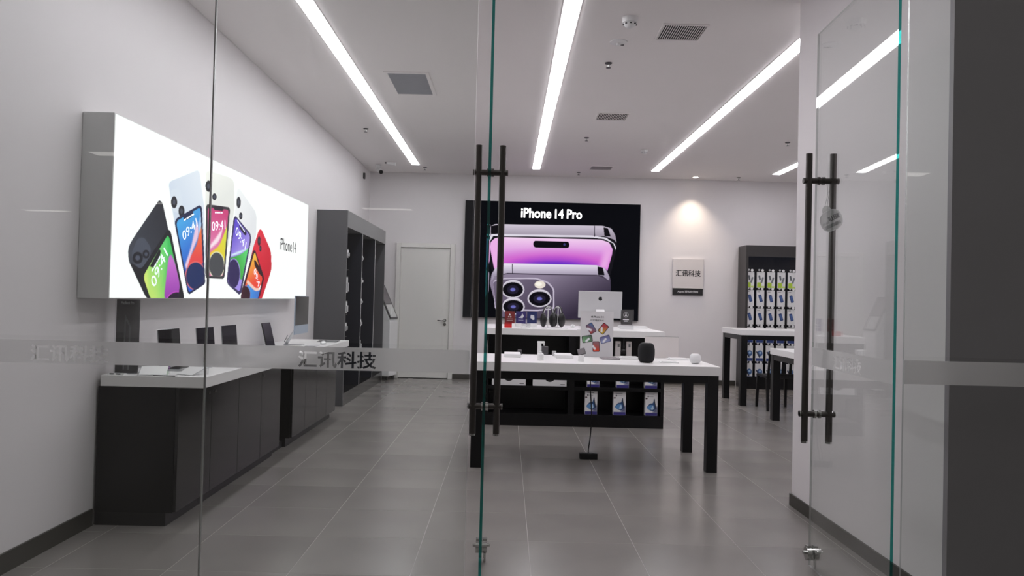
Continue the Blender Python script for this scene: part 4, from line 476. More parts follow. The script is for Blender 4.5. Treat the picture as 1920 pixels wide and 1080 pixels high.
def base_cabinet(label, y0, y1, n, x0=-2.425, x1=-1.945):
    t = thing('base_cabinet', label, 'cabinet', ((x0+x1)/2, (y0+y1)/2, 0), group='glossy black base cabinets'); h = (y1-y0)/2; a = (x1-x0)/2
    BX('carcass', BLACK, t, -a, a-.02, -h, h, .08, .824); BX('plinth', PLASTB, t, -a, a-.06, -h+.005, h-.005, 0, .0795)
    for i in range(n):
        ya, yb = -h+2*h*i/n, -h+2*h*(i+1)/n
        d = BX('door', BLACKG, t, a-.0195, a, ya+.0025, yb-.0025, .085, .822, bev=.0015)
        yk = yb-.05 if i % 2 == 0 else ya+.05
        B().cyl((a+.0002, yk, .74), (a+.005, yk, .74), .011, 14).obj('lock', CHROME, d, smooth=40)
base_cabinet('long glossy black four door base cabinet nearest the shop front, under the white worktop', 4.48, 6.50, 4)
base_cabinet('glossy black base cabinet beneath the far end of the white worktop', 6.88, 8.60, 4)
t = thing('knee_space_panel', 'recessed black filler between the two glossy base cabinets', 'panel', (-2.2, 6.69, 0), group=None)
BX('back_board', BLACK, t, -.22, -.19, -.185, .185, 0.001, .824); BX('bottom_rail', PLASTB, t, -.185, .17, -.185, .185, .001, .06)
t = thing('worktop', 'long thick white worktop running over the left base cabinets', 'worktop', (-2.1, 6.51, .826))
BX('slab', WHITE, t, -.315, .305, -2.03, 2.04, 0, .067, bev=.003); BX('wall_upstand', WHITE, t, -.3395, -.3155, -1.9, 2.0, 0, .067)

# tall open display cabinet
t = thing('tall_display_cabinet', 'tall charcoal cabinet with three open accessory bays on the left wall', 'cabinet', (-2.245, 10.945, 0))
hx, hy = .195, 1.475
BX('side_panel', GREYC, t, -hx, hx, -hy, -hy+.035, 0, 2.487); BX('side_panel', GREYC, t, -hx, hx, hy-.035, hy, 0, 2.487)
BX('header', mat('header_board_painted_sheen', (126, 127, 126), .35), t, -hx, hx, -hy+.0355, hy-.0355, 2.275, 2.487); BX('plinth', BLACKG, t, -hx, hx, -hy+.0355, hy-.0355, 0, .16)  # header lighter than the sides: sheen from the room put into its colour
BX('back_panel', DARKIN, t, -hx, -hx+.02, -hy+.036, hy-.036, .1605, 2.2745)
for y in (-.465, .545): BX('divider', DARKIN, t, -hx+.0205, hx, y-.009, y+.009, .1605, 2.2745); BX('divider_edge', ALU, t, hx+.0002, hx+.003, y-.009, y+.009, .1605, 2.2745)
B().cyl((hx-.06, -1.38, 2.268), (hx-.06, -1.38, 2.2745), .03, 16).obj('cabinet_led', CABLED, t)
for y0 in (-1.42, -.44, .58):
    for z in (.55, .85, 1.15, 1.45, 1.75, 2.02):
        for k in (1, 3): B().cyl((-hx+.021, y0+.2*k, z), (hx-.12, y0+.2*k, z), .003, 6).ball((hx-.118, y0+.2*k, z), .006, u=8, v=5).obj('hook', CHROME, t)
for i, (y, z, h) in enumerate([(9.58, 1.99, .10), (9.58, 1.64, .20), (9.58, 1.33, .15), (9.58, 1.05, .10), (10.535, 1.97, .07), (10.535, 1.66, .08), (10.535, 1.36, .07), (10.535, 1.07, .09), (10.535, .78, .13)]):
    p = thing('accessory_blister', 'small pale blister pack in the %s bay of the tall cabinet, %s from top' % (('near', 'middle')[i > 3], ('first', 'second', 'third', 'fourth', 'fifth')[i if i < 4 else i-4]), 'package', (-2.055, y, z), group='blister packs in the tall cabinet')
    BX('backing_card', PWHITE, p, -.008, .0, -.035, .035, -h, 0); BX('blister', SILVD, p, .0002, .018, -.026, .026, -h+.015, -h*.35, bev=.004)
    B().tube([(-.16, 0, .008), (-.02, 0, .008), (.01, 0, .012)], .0025, 6).obj('peg', CHROME, p)
# kiosk
t = thing('self_service_kiosk', 'white self-service kiosk with slanted dark framed screen beside the white door', 'kiosk', (-2.1, 12.72, 0), -.25)
BX('cabinet', PWHITE, t, -.20, .20, -.17, .17, .07, 1.0, bev=.01)
B().hull([(-.2, -.17, 1.0005), (.19, -.17, 1.0005), (.19, .17, 1.0005), (-.2, .17, 1.0005), (-.2, -.17, 1.62), (-.10, -.17, 1.62), (-.10, .17, 1.62), (-.2, .17, 1.62)]).obj('head', PWHITE, t)
F = frame((.195, -.155, 1.03), (0, 1, 0), (-.29, 0, .62))
def local(F, b): return b.xf(F)
local(F, B().box(0, .31, 0, .62, .001, .012)).obj('screen_frame', STEELG, t)
s = local(F, B().box(.03, .28, .28, .59, .0122, .0135)).obj('screen', GREYG, t)
local(F, B().box(.03, .28, .03, .26, .0122, .0135)).obj('lower_panel', ALU, t); local(F, B().hull([(.1, .06, .014), (.22, .16, .014), (.2, .19, .014), (.09, .09, .014), (.1, .06, .016), (.22, .16, .016), (.2, .19, .016), (.09, .09, .016)])).obj('receipt_slot', PWHITE, t)
for sx in (-1, 1):
    for sy in (-1, 1): c = B().cyl((sx*.15-.012, sy*.13, .035), (sx*.15+.012, sy*.13, .035), .035, 14).box(sx*.15-.018, sx*.15+.018, sy*.13-.02, sy*.13+.02, .05, .0695).obj('caster', PLASTB, t)

# ================================================ BACK WALL
t = thing('wall_poster', 'large black backlit poster of a purple phone on the back wall', 'poster', (.757, YB, 1.085))
BX('frame', PLASTB, t, -1.523, 1.523, -.06, -.001, 0, 2.025)
F = frame((-1.523, -.0605, 0), (1, 0, 0), (0, 0, 1))
sheet('printed_face', LITP2, t, F, np.linspace(.006, 3.04, 480), np.linspace(.006, 2.019, 330), (6, 7, 11), BP)
for wd, dx, ww, hh in (('iPhone', 0, .515, .165), ('14', .590, .140, .158), ('Pro', .795, .255, .158)): text('lettering', wd, LTEXT, t, frame(F @ Vector((.975+dx, 1.748, .001)), (1, 0, 0), (0, 0, 1)), ww, hh, bold=.030, depth=.001)
t = thing('logo_sign', 'white square sign over a narrow black strip on the back wall', 'sign', (3.137, YB, 1.557))
BX('white_board', OFFW, t, -.268, .268, -.035, -.001, .115, .63, bev=.003); BX('black_strip', PLASTB, t, -.262, .262, -.032, -.001, 0, .108)
text('shop_name', CJK, INK, t, frame((-.215, -.0352, .325), (1, 0, 0), (0, 0, 1)), .43, .11, bold=.02, depth=.002)
text('strip_lettering', 'Apple \u6388\u6743\u7ecf\u9500\u5546', WINK, t, frame((-.18, -.0322, .034), (1, 0, 0), (0, 0, 1)), .36, .045, depth=.001)
# accessory shelf
t = thing('accessory_wall_shelf', 'tall dark grey wall shelf hung with phone case packages at right', 'shelf', (5.0, 12.78, 0)); a, b = .985, .215
BX('side_panel', SHELFM, t, -a, -a+.04, -b, b, 0, 2.42); BX('side_panel', SHELFM, t, a-.04, a, -b, b, 0, 2.42)
BX('header', SHELFM, t, -a+.0405, a-.0405, -b, -b+.02, 2.23, 2.42); BX('top_board', SHELFM, t, -a+.0405, a-.0405, -b+.0205, b, 2.40, 2.42); BX('back_panel', DARKIN, t, -a+.0405, a-.0405, b-.02, b, .20, 2.3995); BX('plinth', BLACK, t, -a+.0405, a-.0405, -b, b, 0, .1995)
BX('light_strip', CABLED, t, -a+.06, a-.06, b-.12, b-.09, 2.385, 2.3995)
for r in range(6): BX('hook_rail', PLASTB, t, -a+.0405, a-.0405, b-.032, b-.0205, 2.015-.31*r-.02, 2.015-.31*r+.02)
ordn = ('first', 'second', 'third', 'fourth', 'fifth', 'sixth'); proto = {}
def pack(kind, x, z, label):
    if kind not in proto:
        p = thing('case_package', label, 'package', (x, 12.625, z), group='phone accessory packages hung on the wall shelf'); proto[kind] = p
        BX('card_box', PWHITE, p, -.064, .064, -.02, .01, -.27, 0, bev=.002)
        F = frame((-.062, -.0206, -.268), (1, 0, 0), (0, 0, 1)); us = np.linspace(0, .124, 26); vs = np.linspace(0, .266, 50)
        if kind == 0: L = [(rect(.0, .07, .0, .09), (176, 205, 62), .02, .008, None), (quad(.085, .13, .03, .10, -.3), (120, 125, 130), .01, .006, None), (quad(.04, .17, .03, .08, .2), (90, 95, 100), .01, .006, None), (rect(.06, .124, .0, .03), (196, 216, 120), 0, .01, None)]
        elif kind == 1: L = [(quad(.062, .13, .052, .125, .28), (44, 66, 118), .012, .005, None), (quad(.066, .13, .03, .09, .28), (70, 100, 160), .01, .01, None), (rect(.01, .05, .235, .245), (120, 120, 125), 0, .004, None)]
        else: L = [(ell(.07, .13, .045, .05), (62, 96, 150), 0, .01, None), (quad(.04, .11, .02, .12, .5), (40, 44, 60), .01, .006, None), (rect(0, .124, 0, .05), (40, 60, 120), 0, .006, None), (ell(.075, .14, .02, .02), (160, 190, 220), 0, .01, None)]
        sheet('picture', PRINT, p, F, us, vs, (226, 226, 226), L)
        B().tube([(0, .128, .02), (0, -.06, .02), (0, -.07, .026)], .003, 6).obj('peg', CHROME, p)
        B().lathe([(.004, 0), (.022, .0), (.022, .006), (.004, .006)], seg=14).xf(Matrix.Translation((.006, -.078, .022)) @ Matrix.Rotation(PI/2, 4, 'X')).obj('price_tag', PWHITE, p)
        B().lathe([(.004, 0), (.017, .0), (.017, .006), (.004, .006)], seg=14).xf(Matrix.Translation((-.042, -.05, .03)) @ Matrix.Rotation(PI/2, 4, 'X')).obj('security_tag', SILVD, p)
        return p
    return dup(proto[kind], (x, 12.625, z), label=label)
names = ('white package with lime green corner', 'white package with dark blue phone picture', 'white package with navy phone picture', 'white package half hidden under the high table, blue print', 'white package with blue disc picture', 'white package with dark angled holder picture')
for r in range(6):
    for c in range(6): pack((0, 1, 1, 2, 2, 2)[r], 4.107+.176*c, 1.975-.31*r, '%s, %s row, %s from left' % (names[r], ordn[r], ordn[c]))

# ================================================ TABLES
def table(name, label, x0, x1, y0, y1, h, leg=.09, th=.073, inset=.01):
    t = thing(name, label, 'table', ((x0+x1)/2, (y0+y1)/2, 0), group='black legged white display tables'); a, b = (x1-x0)/2, (y1-y0)/2
    BX('tabletop', WHITE, t, -a, a, -b, b, h-th, h, bev=.003)
    lb = None
    for sx in (-1, 1):
        for sy in (-1, 1):
            cx, cy = sx*(a-inset-leg/2), sy*(b-inset-leg/2)
            if lb is None: lb = B().box(-leg/2, leg/2, -leg/2, leg/2, 0, h-th-.0005, bev=.002).obj('leg', BLACK, t)
            else: l2 = lb.copy(); C.objects.link(l2); lb2 = l2; lb2.location = (cx, cy, 0); continue
            lb.location = (cx, cy, 0)
    for sy in (-1, 1): BX('apron', BLACK, t, -a+inset+leg+.001, a-inset-leg-.001, sy*(b-inset-.02)-.018, sy*(b-inset-.02)+.018, h-th-.066, h-th-.0005)
    for sx in (-1, 1): BX('apron', BLACK, t, sx*(a-inset-.02)-.018, sx*(a-inset-.02)+.018, -b+inset+leg+.001, b-inset-leg-.001, h-th-.066, h-th-.0005)
    return t
table('display_table', 'white topped black table in the middle foreground with smart speakers on it', -.285, 1.79, 6.215, 7.16, .883, th=.076)
table('high_table', 'high white topped dark table in front of the accessory wall shelf', 3.27, 5.0, 10.4, 11.31, 1.06)
table('display_table', 'white topped dark table at right, half hidden by the right wall', 3.27, 5.0, 8.3, 9.24, .88)
# island
isl = thing('display_island', 'wide black open shelving island with thick white top behind the front table', 'display island', (.775, 9.025, 0)); a, b = 1.0, .675
BX('worktop', WHITE, isl, -a-.01, a, -b, b, 1.01, 1.083, bev=.003); BX('plinth', BLACK, isl, -a, a, -b, b, 0, .138)
for x in (-a, a-.035): BX('side_panel', BLACK, isl, x, x+.035, -b, b, .1385, 1.0095)
BX('divider', BLACK, isl, -.07, .0, -b+.002, b, .1385, 1.0095)
for x0, x1 in ((-a+.0355, -.0705), (.0005, a-.0355)):
    BX('back_panel', mat('deep_black_board', (9, 9, 10), .4), isl, x0, x1, -b+.42, -b+.44, .1385, 1.0095)
    for z in (.41, .715): BX('shelf_board', BLACK, isl, x0, x1, -b+.004, -b+.4195, z, z+.032)
    BX('lipping', BLACK, isl, x0, x1, -b, -b+.0035, .405, .447)
FY = 8.35
devp = None
for x, z, lb in ((.988, .442, 'first'), (1.318, .442, 'second'), (1.637, .442, 'third'), (.968, .1385, 'fourth'), (1.288, .1385, 'fifth'), (1.645, .1385, 'sixth')):
    lb = 'white box with blue device picture, %s shelf of island, %s' % ('upper' if z > .3 else 'bottom', {'first': 'left', 'second': 'middle', 'third': 'right', 'fourth': 'left', 'fifth': 'middle', 'sixth': 'right'}[lb])
    if devp is None:
        devp = thing('gadget_box', lb, 'box', (x, FY+.07, z), group='white gadget boxes on the island shelves')
        BX('carton', PWHITE, devp, -.069, .069, -.04, .04, 0, .262, bev=.002)
        F = frame((-.068, -.0406, .001), (1, 0, 0), (0, 0, 1)); fan = [(.012, .09), (.05, .135), (.085, .14), (.098, .19), (.104, .185), (.112, .11), (.122, .085), (.09, .05), (.05, .06)]
        sheet('printed_front', PRINT, devp, F, np.linspace(0, .136, 40), np.linspace(0, .26, 74), (228, 228, 228), [(rect(0, .136, 0, .034), (56, 50, 130), 0, .003, None), (rect(.09, .136, .034, .10), (96, 100, 130), 0, .04, None), (rect(.02, .10, .238, .244), (120, 120, 125), 0, .003, None), (rect(.03, .09, .212, .216), (90, 90, 95), 0, .003, None), (ell(.03, .215, .007, .01), (30, 30, 34), 0, .003, None),
            (fan, (38, 72, 118), .01, .006, None), ([(.012, .09), (.05, .12), (.09, .12), (.10, .085), (.05, .06)], (96, 150, 205), .01, .008, None), ([(.06, .075), (.085, .12), (.098, .075), (.075, .06)], (190, 215, 235), .01, .008, None), ([(.094, .185), (.100, .19), (.124, .085), (.115, .075)], (24, 26, 34), .0, .004, None), (ell(.012, .19, .012, .008), (60, 26, 36), 0, .004, None)])
    else: dup(devp, (x, FY+.07, z), label=lb)
lp = None
for x, lb in ((.04, 'white flat computer box with dark disc print, island upper left shelf, left one'), (.50, 'white flat computer box with dark disc print, island upper left shelf, right one')):
    if lp is None:
        lp = thing('computer_box', lb, 'box', (x, FY+.07, .442), group='white computer boxes on the island')
        BX('carton', PWHITE, lp, -.19, .19, -.035, .035, 0.0, .265, bev=.003)
        B().cyl((0, -.0362, .11), (0, -.0352, .11), .062, 32).obj('disc_print', INK, lp); BX('caption_print', GINK, lp, .12, .17, -.0362, -.0352, .018, .026)
    else: dup(lp, (x, FY+.07, .442), label=lb)
for k, (x, lb) in enumerate(((1.262, 'pale grey box left of the black spoon-shaped stand in the island'), (1.385, 'pale grey box right of the black spoon-shaped stand in the island'))):
    t = thing('accessory_box', lb, 'box', (x, FY+.10, .7475), group='pale grey boxes in the island top shelf'); BX('carton', OFFW, t, -.03, .03, -.03, .03, 0, .215, bev=.002); BX('label_print', GINK, t, -.005, .018, -.0308, -.0302, .15, .185)
t = thing('round_microphone', 'black round-headed upright holder between two pale boxes in the island', 'holder', (1.323, FY+.07, .7475))
B().lathe([(.035, 0), (.036, .008), (.008, .012), (.008, .066)]).obj('foot', PLASTB, t, smooth=40); B().ball((0, 0, .098), .033, 1, .6, 1.1).obj('round_head', PLASTB, t, smooth=60); B().cyl((0, 0, .13), (0, 0, .255), .013, 12).obj('stem', PLASTB, t, smooth=40)

# ================================================ THINGS ON THE LEFT WORKTOP
WT = .893
lap = None
def laptop(label, x, y, rz, lean=.2, copy_of=None):
    if copy_of: return dup(copy_of, (x, y, WT+.0005), rz, label)
    t = thing('laptop', label, 'laptop', (x, y, WT+.0005), rz, group='laptops on the left worktop')
    B().box(-.15, .15, 0, .21, 0, .012, bev=.004).obj('deck', SILVER, t); k = B().box(-.135, .135, .015, .11, .0122, .0135)
    k.obj('keyboard', PLASTB, t); BX('trackpad', SILVD, t, -.045, .045, .125, .195, .0122, .0128)
    M = Matrix.Rotation(lean, 4, 'X')
    ld = B().box(-.15, .15, -.006, 0, .013, .262, bev=.002).xf(M).obj('lid', SILVER, t); B().box(-.148, .148, .0003, .0018, .018, .260).xf(M).obj('screen', SCREEN, ld)
    return t
lap = laptop('open laptop nearest the shop front on the left worktop, dark square screen', -2.195, 4.93, -PI/2-.02, .10)
laptop('second open laptop on the left worktop, crossed by the glass joint', -2.10, 5.285, -PI/2, .22, lap)
laptop('third open laptop on the left worktop, just right of the glass joint', -2.10, 5.735, -PI/2, .22, lap)
t = thing('tablet_on_stand', 'narrow black tablet leaning on a stand, left worktop before the desktop computer', 'tablet', (-2.045, 6.55, WT+.0005), -PI/2)
M = Matrix.Translation((0, 0, .012)) @ Matrix.Rotation(.24, 4, 'X')
B().box(-.115, .115, -.008, 0, 0, .25, bev=.003).xf(M).obj('body', PLASTB, t); B().box(-.108, .108, .0002, .0015, .007, .243).xf(M).obj('screen', SCREEN, t)
B().box(-.05, .05, -.09, .02, 0, .006).obj('stand_foot', SILVER, t); B().hull([(-.02, -.085, .0062), (.02, -.085, .0062), (.02, -.078, .0062), (-.02, -.078, .0062), (-.02, -.047, .14), (.02, -.047, .14), (.02, -.042, .14), (-.02, -.042, .14)]).obj('stand_arm', SILVER, t)
def apple_mark(name, m, parent, F, s):
    q = B(); body = []
    for i in range(40):
        a = 2*PI*i/40; r = 1-.10*math.cos(2*a)*0; x, y = .46*math.cos(a), .5*math.sin(a)
        if y > .3: y -= .10*math.exp(-(x/.12)**2)
        if y < -.3: y += .07*math.exp(-(x/.1)**2); x *= .85
        d = math.hypot(x-.52, y-.08)
        if d < .2: x = .52-.2*abs(x-.52)/max(d, .01)
        body.append((x*s, y*s, 0))
    q.prism(body, (0, 0, 1), .001); q.prism([(.0, .5*s, 0), (.04*s, .62*s, 0), (.2*s, .74*s, 0), (.18*s, .6*s, 0)], (0, 0, 1), .001)
    return q.xf(F).obj(name, m, parent)
def imac(label, x, y, z, rz, w, h, front):
    t = thing('desktop_computer', label, 'computer', (x, y, z+.0005), rz); z0 = .115
    b = B().box(-w/2, w/2, -.012, 0, z0, z0+h, bev=.004).obj('housing', AQUA if front else SILVD, t)
    BX('screen', SCREEN, t, -w/2+.008, w/2-.008, .0002, .002, z0+.09, z0+h-.008); BX('chin', AQUA if front else SILVER, t, -w/2+.004, w/2-.004, .0002, .0024, z0+.004, z0+.086)
    apple_mark('rear_emblem', INK, t, frame((0, -.0122, z0+h*.72), (1, 0, 0), (0, 0, 1)), .052)
    B().hull([(-.065, -.16, .0), (.065, -.16, 0), (.065, .02, 0), (-.065, .02, 0), (-.065, -.16, .005), (.065, -.16, .005), (.065, .02, .005), (-.065, .02, .005)]).obj('foot', SILVD if not front else SILVER, t)
    B().hull([(-.065, -.158, .0052), (.065, -.158, .0052), (.065, -.15, .0052), (-.065, -.15, .0052), (-.05, -.02, z0+.11), (.05, -.02, z0+.11), (.05, -.0125, z0+.11), (-.05, -.0125, z0+.11)]).obj('stand_neck', PWHITE if not front else SILVER, t)
    return t
t = imac('desktop computer with dark screen and silver-blue chin at the worktop far end', -2.06, 7.53, WT, -PI/2+.03, .54, .38, True)
B().tube([(-.10, -.165, .09), (-.16, -.19, .06), (-.2, -.22, .02), (-.26, -.22, .004)], .004, 6).obj('power_cord', GINK, t)
# keyboards and papers in front of the computer
t = thing('computer_keyboard', 'white keyboard lying in front of the left desktop computer', 'keyboard', (-1.92, 7.55, WT+.0005), -PI/2)
BX('base', SILVD, t, -.21, .21, -.055, .055, 0, .006, bev=.002); q = B()
for i in range(14):
    for j in range(5): q.box(-.2+.0287*i, -.2+.0287*i+.024, -.048+.0195*j, -.048+.0195*j+.016, .0062, .008)
o = q.obj('keycaps', PWHITE, t); o['kind'] = 'stuff'
t = thing('computer_mouse', 'small white mouse beside the keyboard on the left worktop', 'mouse', (-1.93, 7.90, WT)); B().lathe([(.03, .0005), (.034, .006), (.028, .018), (.012, .024)]).xf(Matrix.Diagonal((.9, 1.7, 1, 1))).obj('shell', PWHITE, t, smooth=60); BX('button_gap', GINK, t, -.001, .001, .01, .045, .0235, .026)
t = thing('leaflet_stack', 'flat leaflet tray near the far end of the left worktop', 'tray', (-1.95, 8.22, WT+.0005), .1); BX('tray_base', ACRYL, t, -.11, .11, -.15, .15, 0, .006); BX('top_sheet', GINK, t, -.02, .09, -.13, .13, .0062, .008)
# dark sign near the shop front
t = thing('counter_sign', 'dark upright acrylic sign showing an open laptop, nearest end of the worktop', 'sign', (-2.328, 4.60, WT+.0005), .0)
BX('print_board', mat('dark_print_board', (44, 40, 45), .18), t, -.065, .075, -.004, .004, .002, .452); BX('acrylic_sheet', ACRYL, t, -.072, .08, -.0085, -.0045, 0, .455); BX('foot', ACRYL, t, -.072, .08, -.05, .05, -.0003, .0018)
F = frame((-.065, -.0043, .002), (1, 0, 0), (0, 0, 1))
B().prism([(.05, .02, 0), (.056, .02, 0), (.060, .33, 0), (.052, .36, 0)], (0, 0, 1), .0008).prism([(.052, .36, 0), (.085, .30, 0), (.085, .28, 0), (.06, .32, 0)], (0, 0, 1), .0008).prism([(.08, .30, 0), (.09, .28, 0), (.085, .02, 0), (.078, .02, 0)], (0, 0, 1), .0008).xf(F).obj('laptop_outline', GINK, t)
BX('dark_area', INK, t, -.062, -.02, -.0048, -.0042, .004, .25); BX('dark_area', INK, t, .03, .072, -.0048, -.0042, .004, .17)
text('sign_lettering', 'MacBook Pro', WINK, t, F @ Matrix.Translation((.028, .42, .0005)), .078, .018, depth=.0004)
def holder(label, x, y, rz, w=.24, d=.15, h=.06):
    t = thing('price_holder', label, 'sign holder', (x, y, WT+.0005), rz, group='slanted clear sign holders')
    B().hull([(-w/2, 0, 0), (w/2, 0, 0), (w/2, .004, 0), (-w/2, .004, 0), (-w/2, d, h), (w/2, d, h), (w/2, d+.004, h), (-w/2, d+.004, h)]).obj('slanted_plate', ACRYL, t)
    B().hull([(-w/2+.01, -.001, .004), (w/2-.01, -.001, .004), (w/2-.01, -.0005, .0045), (-w/2+.01, -.0005, .0045), (-w/2+.01, d-.008, h), (w/2-.01, d-.008, h), (w/2-.01, d-.0085, h+.001), (-w/2+.01, d-.0085, h+.001)]).obj('paper_insert', PWHITE, t)
    B().hull([(-w/2, d, 0), (w/2, d, 0), (w/2, d+.004, 0), (-w/2, d+.004, 0), (-w/2, d+.0045, h), (w/2, d+.0045, h), (w/2, d+.008, h), (-w/2, d+.008, h)]).obj('rear_leg', ACRYL, t)
    return t
holder('slanted clear holder with white sheet at the near left end of the worktop', -2.12, 4.51, .3, .17, .10, .045)
holder('slanted clear holder with white sheet, right one at the worktop near end', -1.95, 4.56, -.45, .15, .11, .045)
t = thing('glass_pad', 'thin dark-edged sheet lying between the two slanted holders', 'pad', (-2.04, 4.50, WT+.0005), -.1); BX('sheet_top', SILVD, t, -.07, .07, -.012, .012, 0, .005); BX('edge_line', STEELG, t, -.07, .07, -.0135, -.0122, 0, .004)
t = thing('cable_clip', 'tiny dark clips at the near left corner of the white worktop', 'clip', (-2.34, 4.52, WT+.0005)); BX('base', PWHITE, t, -.05, .05, -.015, .02, 0, .006); BX('clip_body', STEELG, t, -.035, -.01, -.0165, -.0155, .001, .008); BX('clip_body', STEELG, t, .005, .03, -.0165, -.0155, .001, .008)

# ================================================ THINGS ON THE FRONT TABLE
T1 = .8835
t = thing('smart_speaker', 'black rounded mesh smart speaker on the front table', 'speaker', (1.222, 6.50, T1))
pr = [(.035, 0), (.052, .004), (.062, .014), (.069, .032), (.0725, .06), (.073, .09), (.0725, .115), (.068, .142), (.058, .16), (.048, .1675), (.040, .170)]
B().lathe(pr, seg=36).obj('body', MESHB, t, smooth=50); B().lathe([(.0395, .1702), (.037, .172)], seg=28).obj('touch_surface', SCREEN, t, smooth=40)
t = thing('mini_smart_speaker', 'small white ball-shaped smart speaker on the front table corner', 'speaker', (1.655, 6.52, T1))
B().lathe([(.022, 0), (.034, .004), (.043, .017), (.049, .036), (.0495, .046), (.046, .064), (.038, .078), (.028, .0835)], seg=32).obj('body', MESHW, t, smooth=60); B().lathe([(.0275, .0837), (.026, .085)], seg=24).obj('touch_surface', OFFW, t, smooth=40)
t = thing('poster_stand', 'white upright card sign with five fanned phones on the front table', 'sign', (.852, 7.04, T1))
BX('card', OFFW, t, -.155, .155, .0, .006, .0, .425); BX('acrylic_foot', ACRYL, t, -.16, .16, -.045, -.0005, 0, .003)
ph = []
for cx, cy, an, c0, c1, k in ((.100, .265, .55, (70, 110, 170), (170, 60, 50), (40, 40, 60)), (.215, .265, -.65, (190, 40, 60), (200, 170, 60), (20, 16, 20)), (.065, .165, 1.75, (60, 90, 70), (120, 170, 120), (20, 22, 24)), (.235, .165, -1.25, (90, 90, 150), (150, 160, 200), (70, 70, 100)), (.150, .095, .04, (150, 90, 100), (220, 60, 30), (60, 40, 50))):
    ph.append((quad(cx, cy, .066, .098, an), k, .012, .003, None)); ph.append((quad(cx, cy, .056, .088, an), (tuple(.75*v+30 for v in c0), (cx+.03*math.sin(an), cy+.03), c1, (cx-.02, cy-.035)), .01, .003, None)); ph.append((quad(cx-.02*math.cos(an), cy-.01, .02, .05, an+.6), (225, 225, 230), .008, .012, None))
sheet('printed_face', PRINT, t, frame((-.154, -.0006, .001), (1, 0, 0), (0, 0, 1)), np.linspace(0, .308, 124), np.linspace(0, .423, 170), (208, 206, 208), ph)
text('lettering', 'iPhone 14', INK, t, frame((-.035, -.0012, .367), (1, 0, 0), (0, 0, 1)), .095, .017, bold=.02, depth=.0004); apple_mark('emblem', INK, t, frame((-.048, -.0012, .375), (1, 0, 0), (0, 0, 1)), .018)
text('second_line', '\u8fd9\u5c31\u662f\u8fd9\u6837\u5927', GINK, t, frame((-.065, -.0012, .335), (1, 0, 0), (0, 0, 1)), .13, .018, depth=.0004)
t = thing('display_board', 'plain pale upright panel at the back right of the front table', 'panel', (1.475, 7.08, T1)); BX('panel', OFFW, t, -.16, .16, -.004, .004, 0, .20); BX('top_rim', GINK, t, -.16, .16, -.0045, .0045, .2002, .203)
def tray(label, x, y, w, d, h, dev=None):
    t = thing('product_tray', label, 'tray', (x, y, T1), group='low white display trays'); BX('tray_body', PWHITE, t, -w/2, w/2, -d/2, d/2, 0, h, bev=.003)
    if dev: BX('device', dev, t, -w/2+.02, w/2-.02, -d/2+.015, d/2-.015, h+.0002, h+.006, bev=.002)
    return t
tray('white riser on the front table just right of the left door handle', .06, 6.86, .15, .3, .03)
tray('white riser on the front table left of the poster stand', .53, 6.90, .16, .3, .028)
tray('long low white tray between the poster stand and the black speaker', 1.13, 6.86, .19, .15, .016, PWHITE)
tray('flat bright white tray right of the black speaker', 1.43, 6.55, .16, .10, .006, PWHITE)
tray('flat white tray behind the small white ball speaker', 1.60, 6.93, .2, .16, .008, PWHITE)
t = thing('tablet', 'flat grey tablet lying at the foot of the poster stand', 'tablet', (.95, 6.84, T1), 0); BX('body', GREYG, t, -.08, .08, -.12, .12, 0, .007, bev=.002); BX('screen', mat('pinkish_grey_screen', (136, 126, 130), .25), t, -.074, .074, -.112, .112, .0072, .0078)
t = thing('phone_on_stand', 'dark phone tilted on a small white stand beside the poster stand', 'phone', (.65, 6.46, T1))
B().lathe([(.026, 0), (.026, .05), (.022, .056)], seg=20).obj('stand', PWHITE, t, smooth=40)
M = Matrix.Translation((.004, .0, .078)) @ Matrix.Rotation(-.25, 4, 'Y') @ Matrix.Rotation(-.35, 4, 'X')
B().box(-.034, .034, -.004, .004, -.022, .034, bev=.003).xf(M).obj('phone_body', PLASTB, t); B().box(-.031, .031, -.0056, -.0045, -.019, .031).xf(M).obj('screen', GREYG, t)
t = thing('charging_dock', 'small white round dock in the middle of the front table', 'dock', (.30, 6.45, T1)); B().lathe([(.027, 0), (.027, .055), (.02, .062)], seg=20).obj('body', PWHITE, t, smooth=40); B().lathe([(.012, .0622), (.012, .075), (.008, .078)], seg=16).obj('charging_head', PWHITE, t, smooth=40)
t = thing('watch_stand', 'tall white hooked stand holding a dark square watch', 'watch stand', (.315, 6.98, T1))
q = B().box(-.022, .014, -.015, .015, 0, .135, bev=.004).box(-.024, .045, -.016, .016, .118, .137, bev=.004).box(.032, .045, -.014, .014, .095, .1178, bev=.003); q.obj('stand', PWHITE, t)
BX('watch_face', STEELG, t, .018, .078, -.035, -.022, .02, .092, bev=.006); BX('strap', SILVD, t, .0145, .0175, -.02, .02, .02, .09)
for x, y, m, lb in ((.455, 7.06, SILVD, 'tiny grey cube at the back of the front table'), (.10+.03, 7.09, STEELG, 'tiny dark cube behind the left white riser')):
    t = thing('earbud_case', lb, 'case', (x, y, T1)); BX('case_body', m, t, -.02, .02, -.015, .015, 0, .032, bev=.005); BX('lid', m, t, -.02, .02, -.015, .015, .0322, .045, bev=.005)
# power strip
t = thing('power_strip', 'black power strip on the floor with a cord up to the front table', 'power strip', (.757, 6.68, 0))
BX('body', PLASTB, t, -.08, .08, -.03, .03, .0, .052, bev=.004); q = B()
for k in range(3): q.box(-.06+.045*k, -.035+.045*k, -.012, .012, .0522, .054)
q.obj('sockets', STEELG, t)
B().tube([(-.002, .0, .05), (.0, .0, .09), (.012, .01, .16), (.02, .02, .25), (.026, .02, .36), (.018, .03, .5), (.012, .06, .62), (.012, .08, .80)], .0055, 8).obj('cord', PLASTB, t, smooth=60)

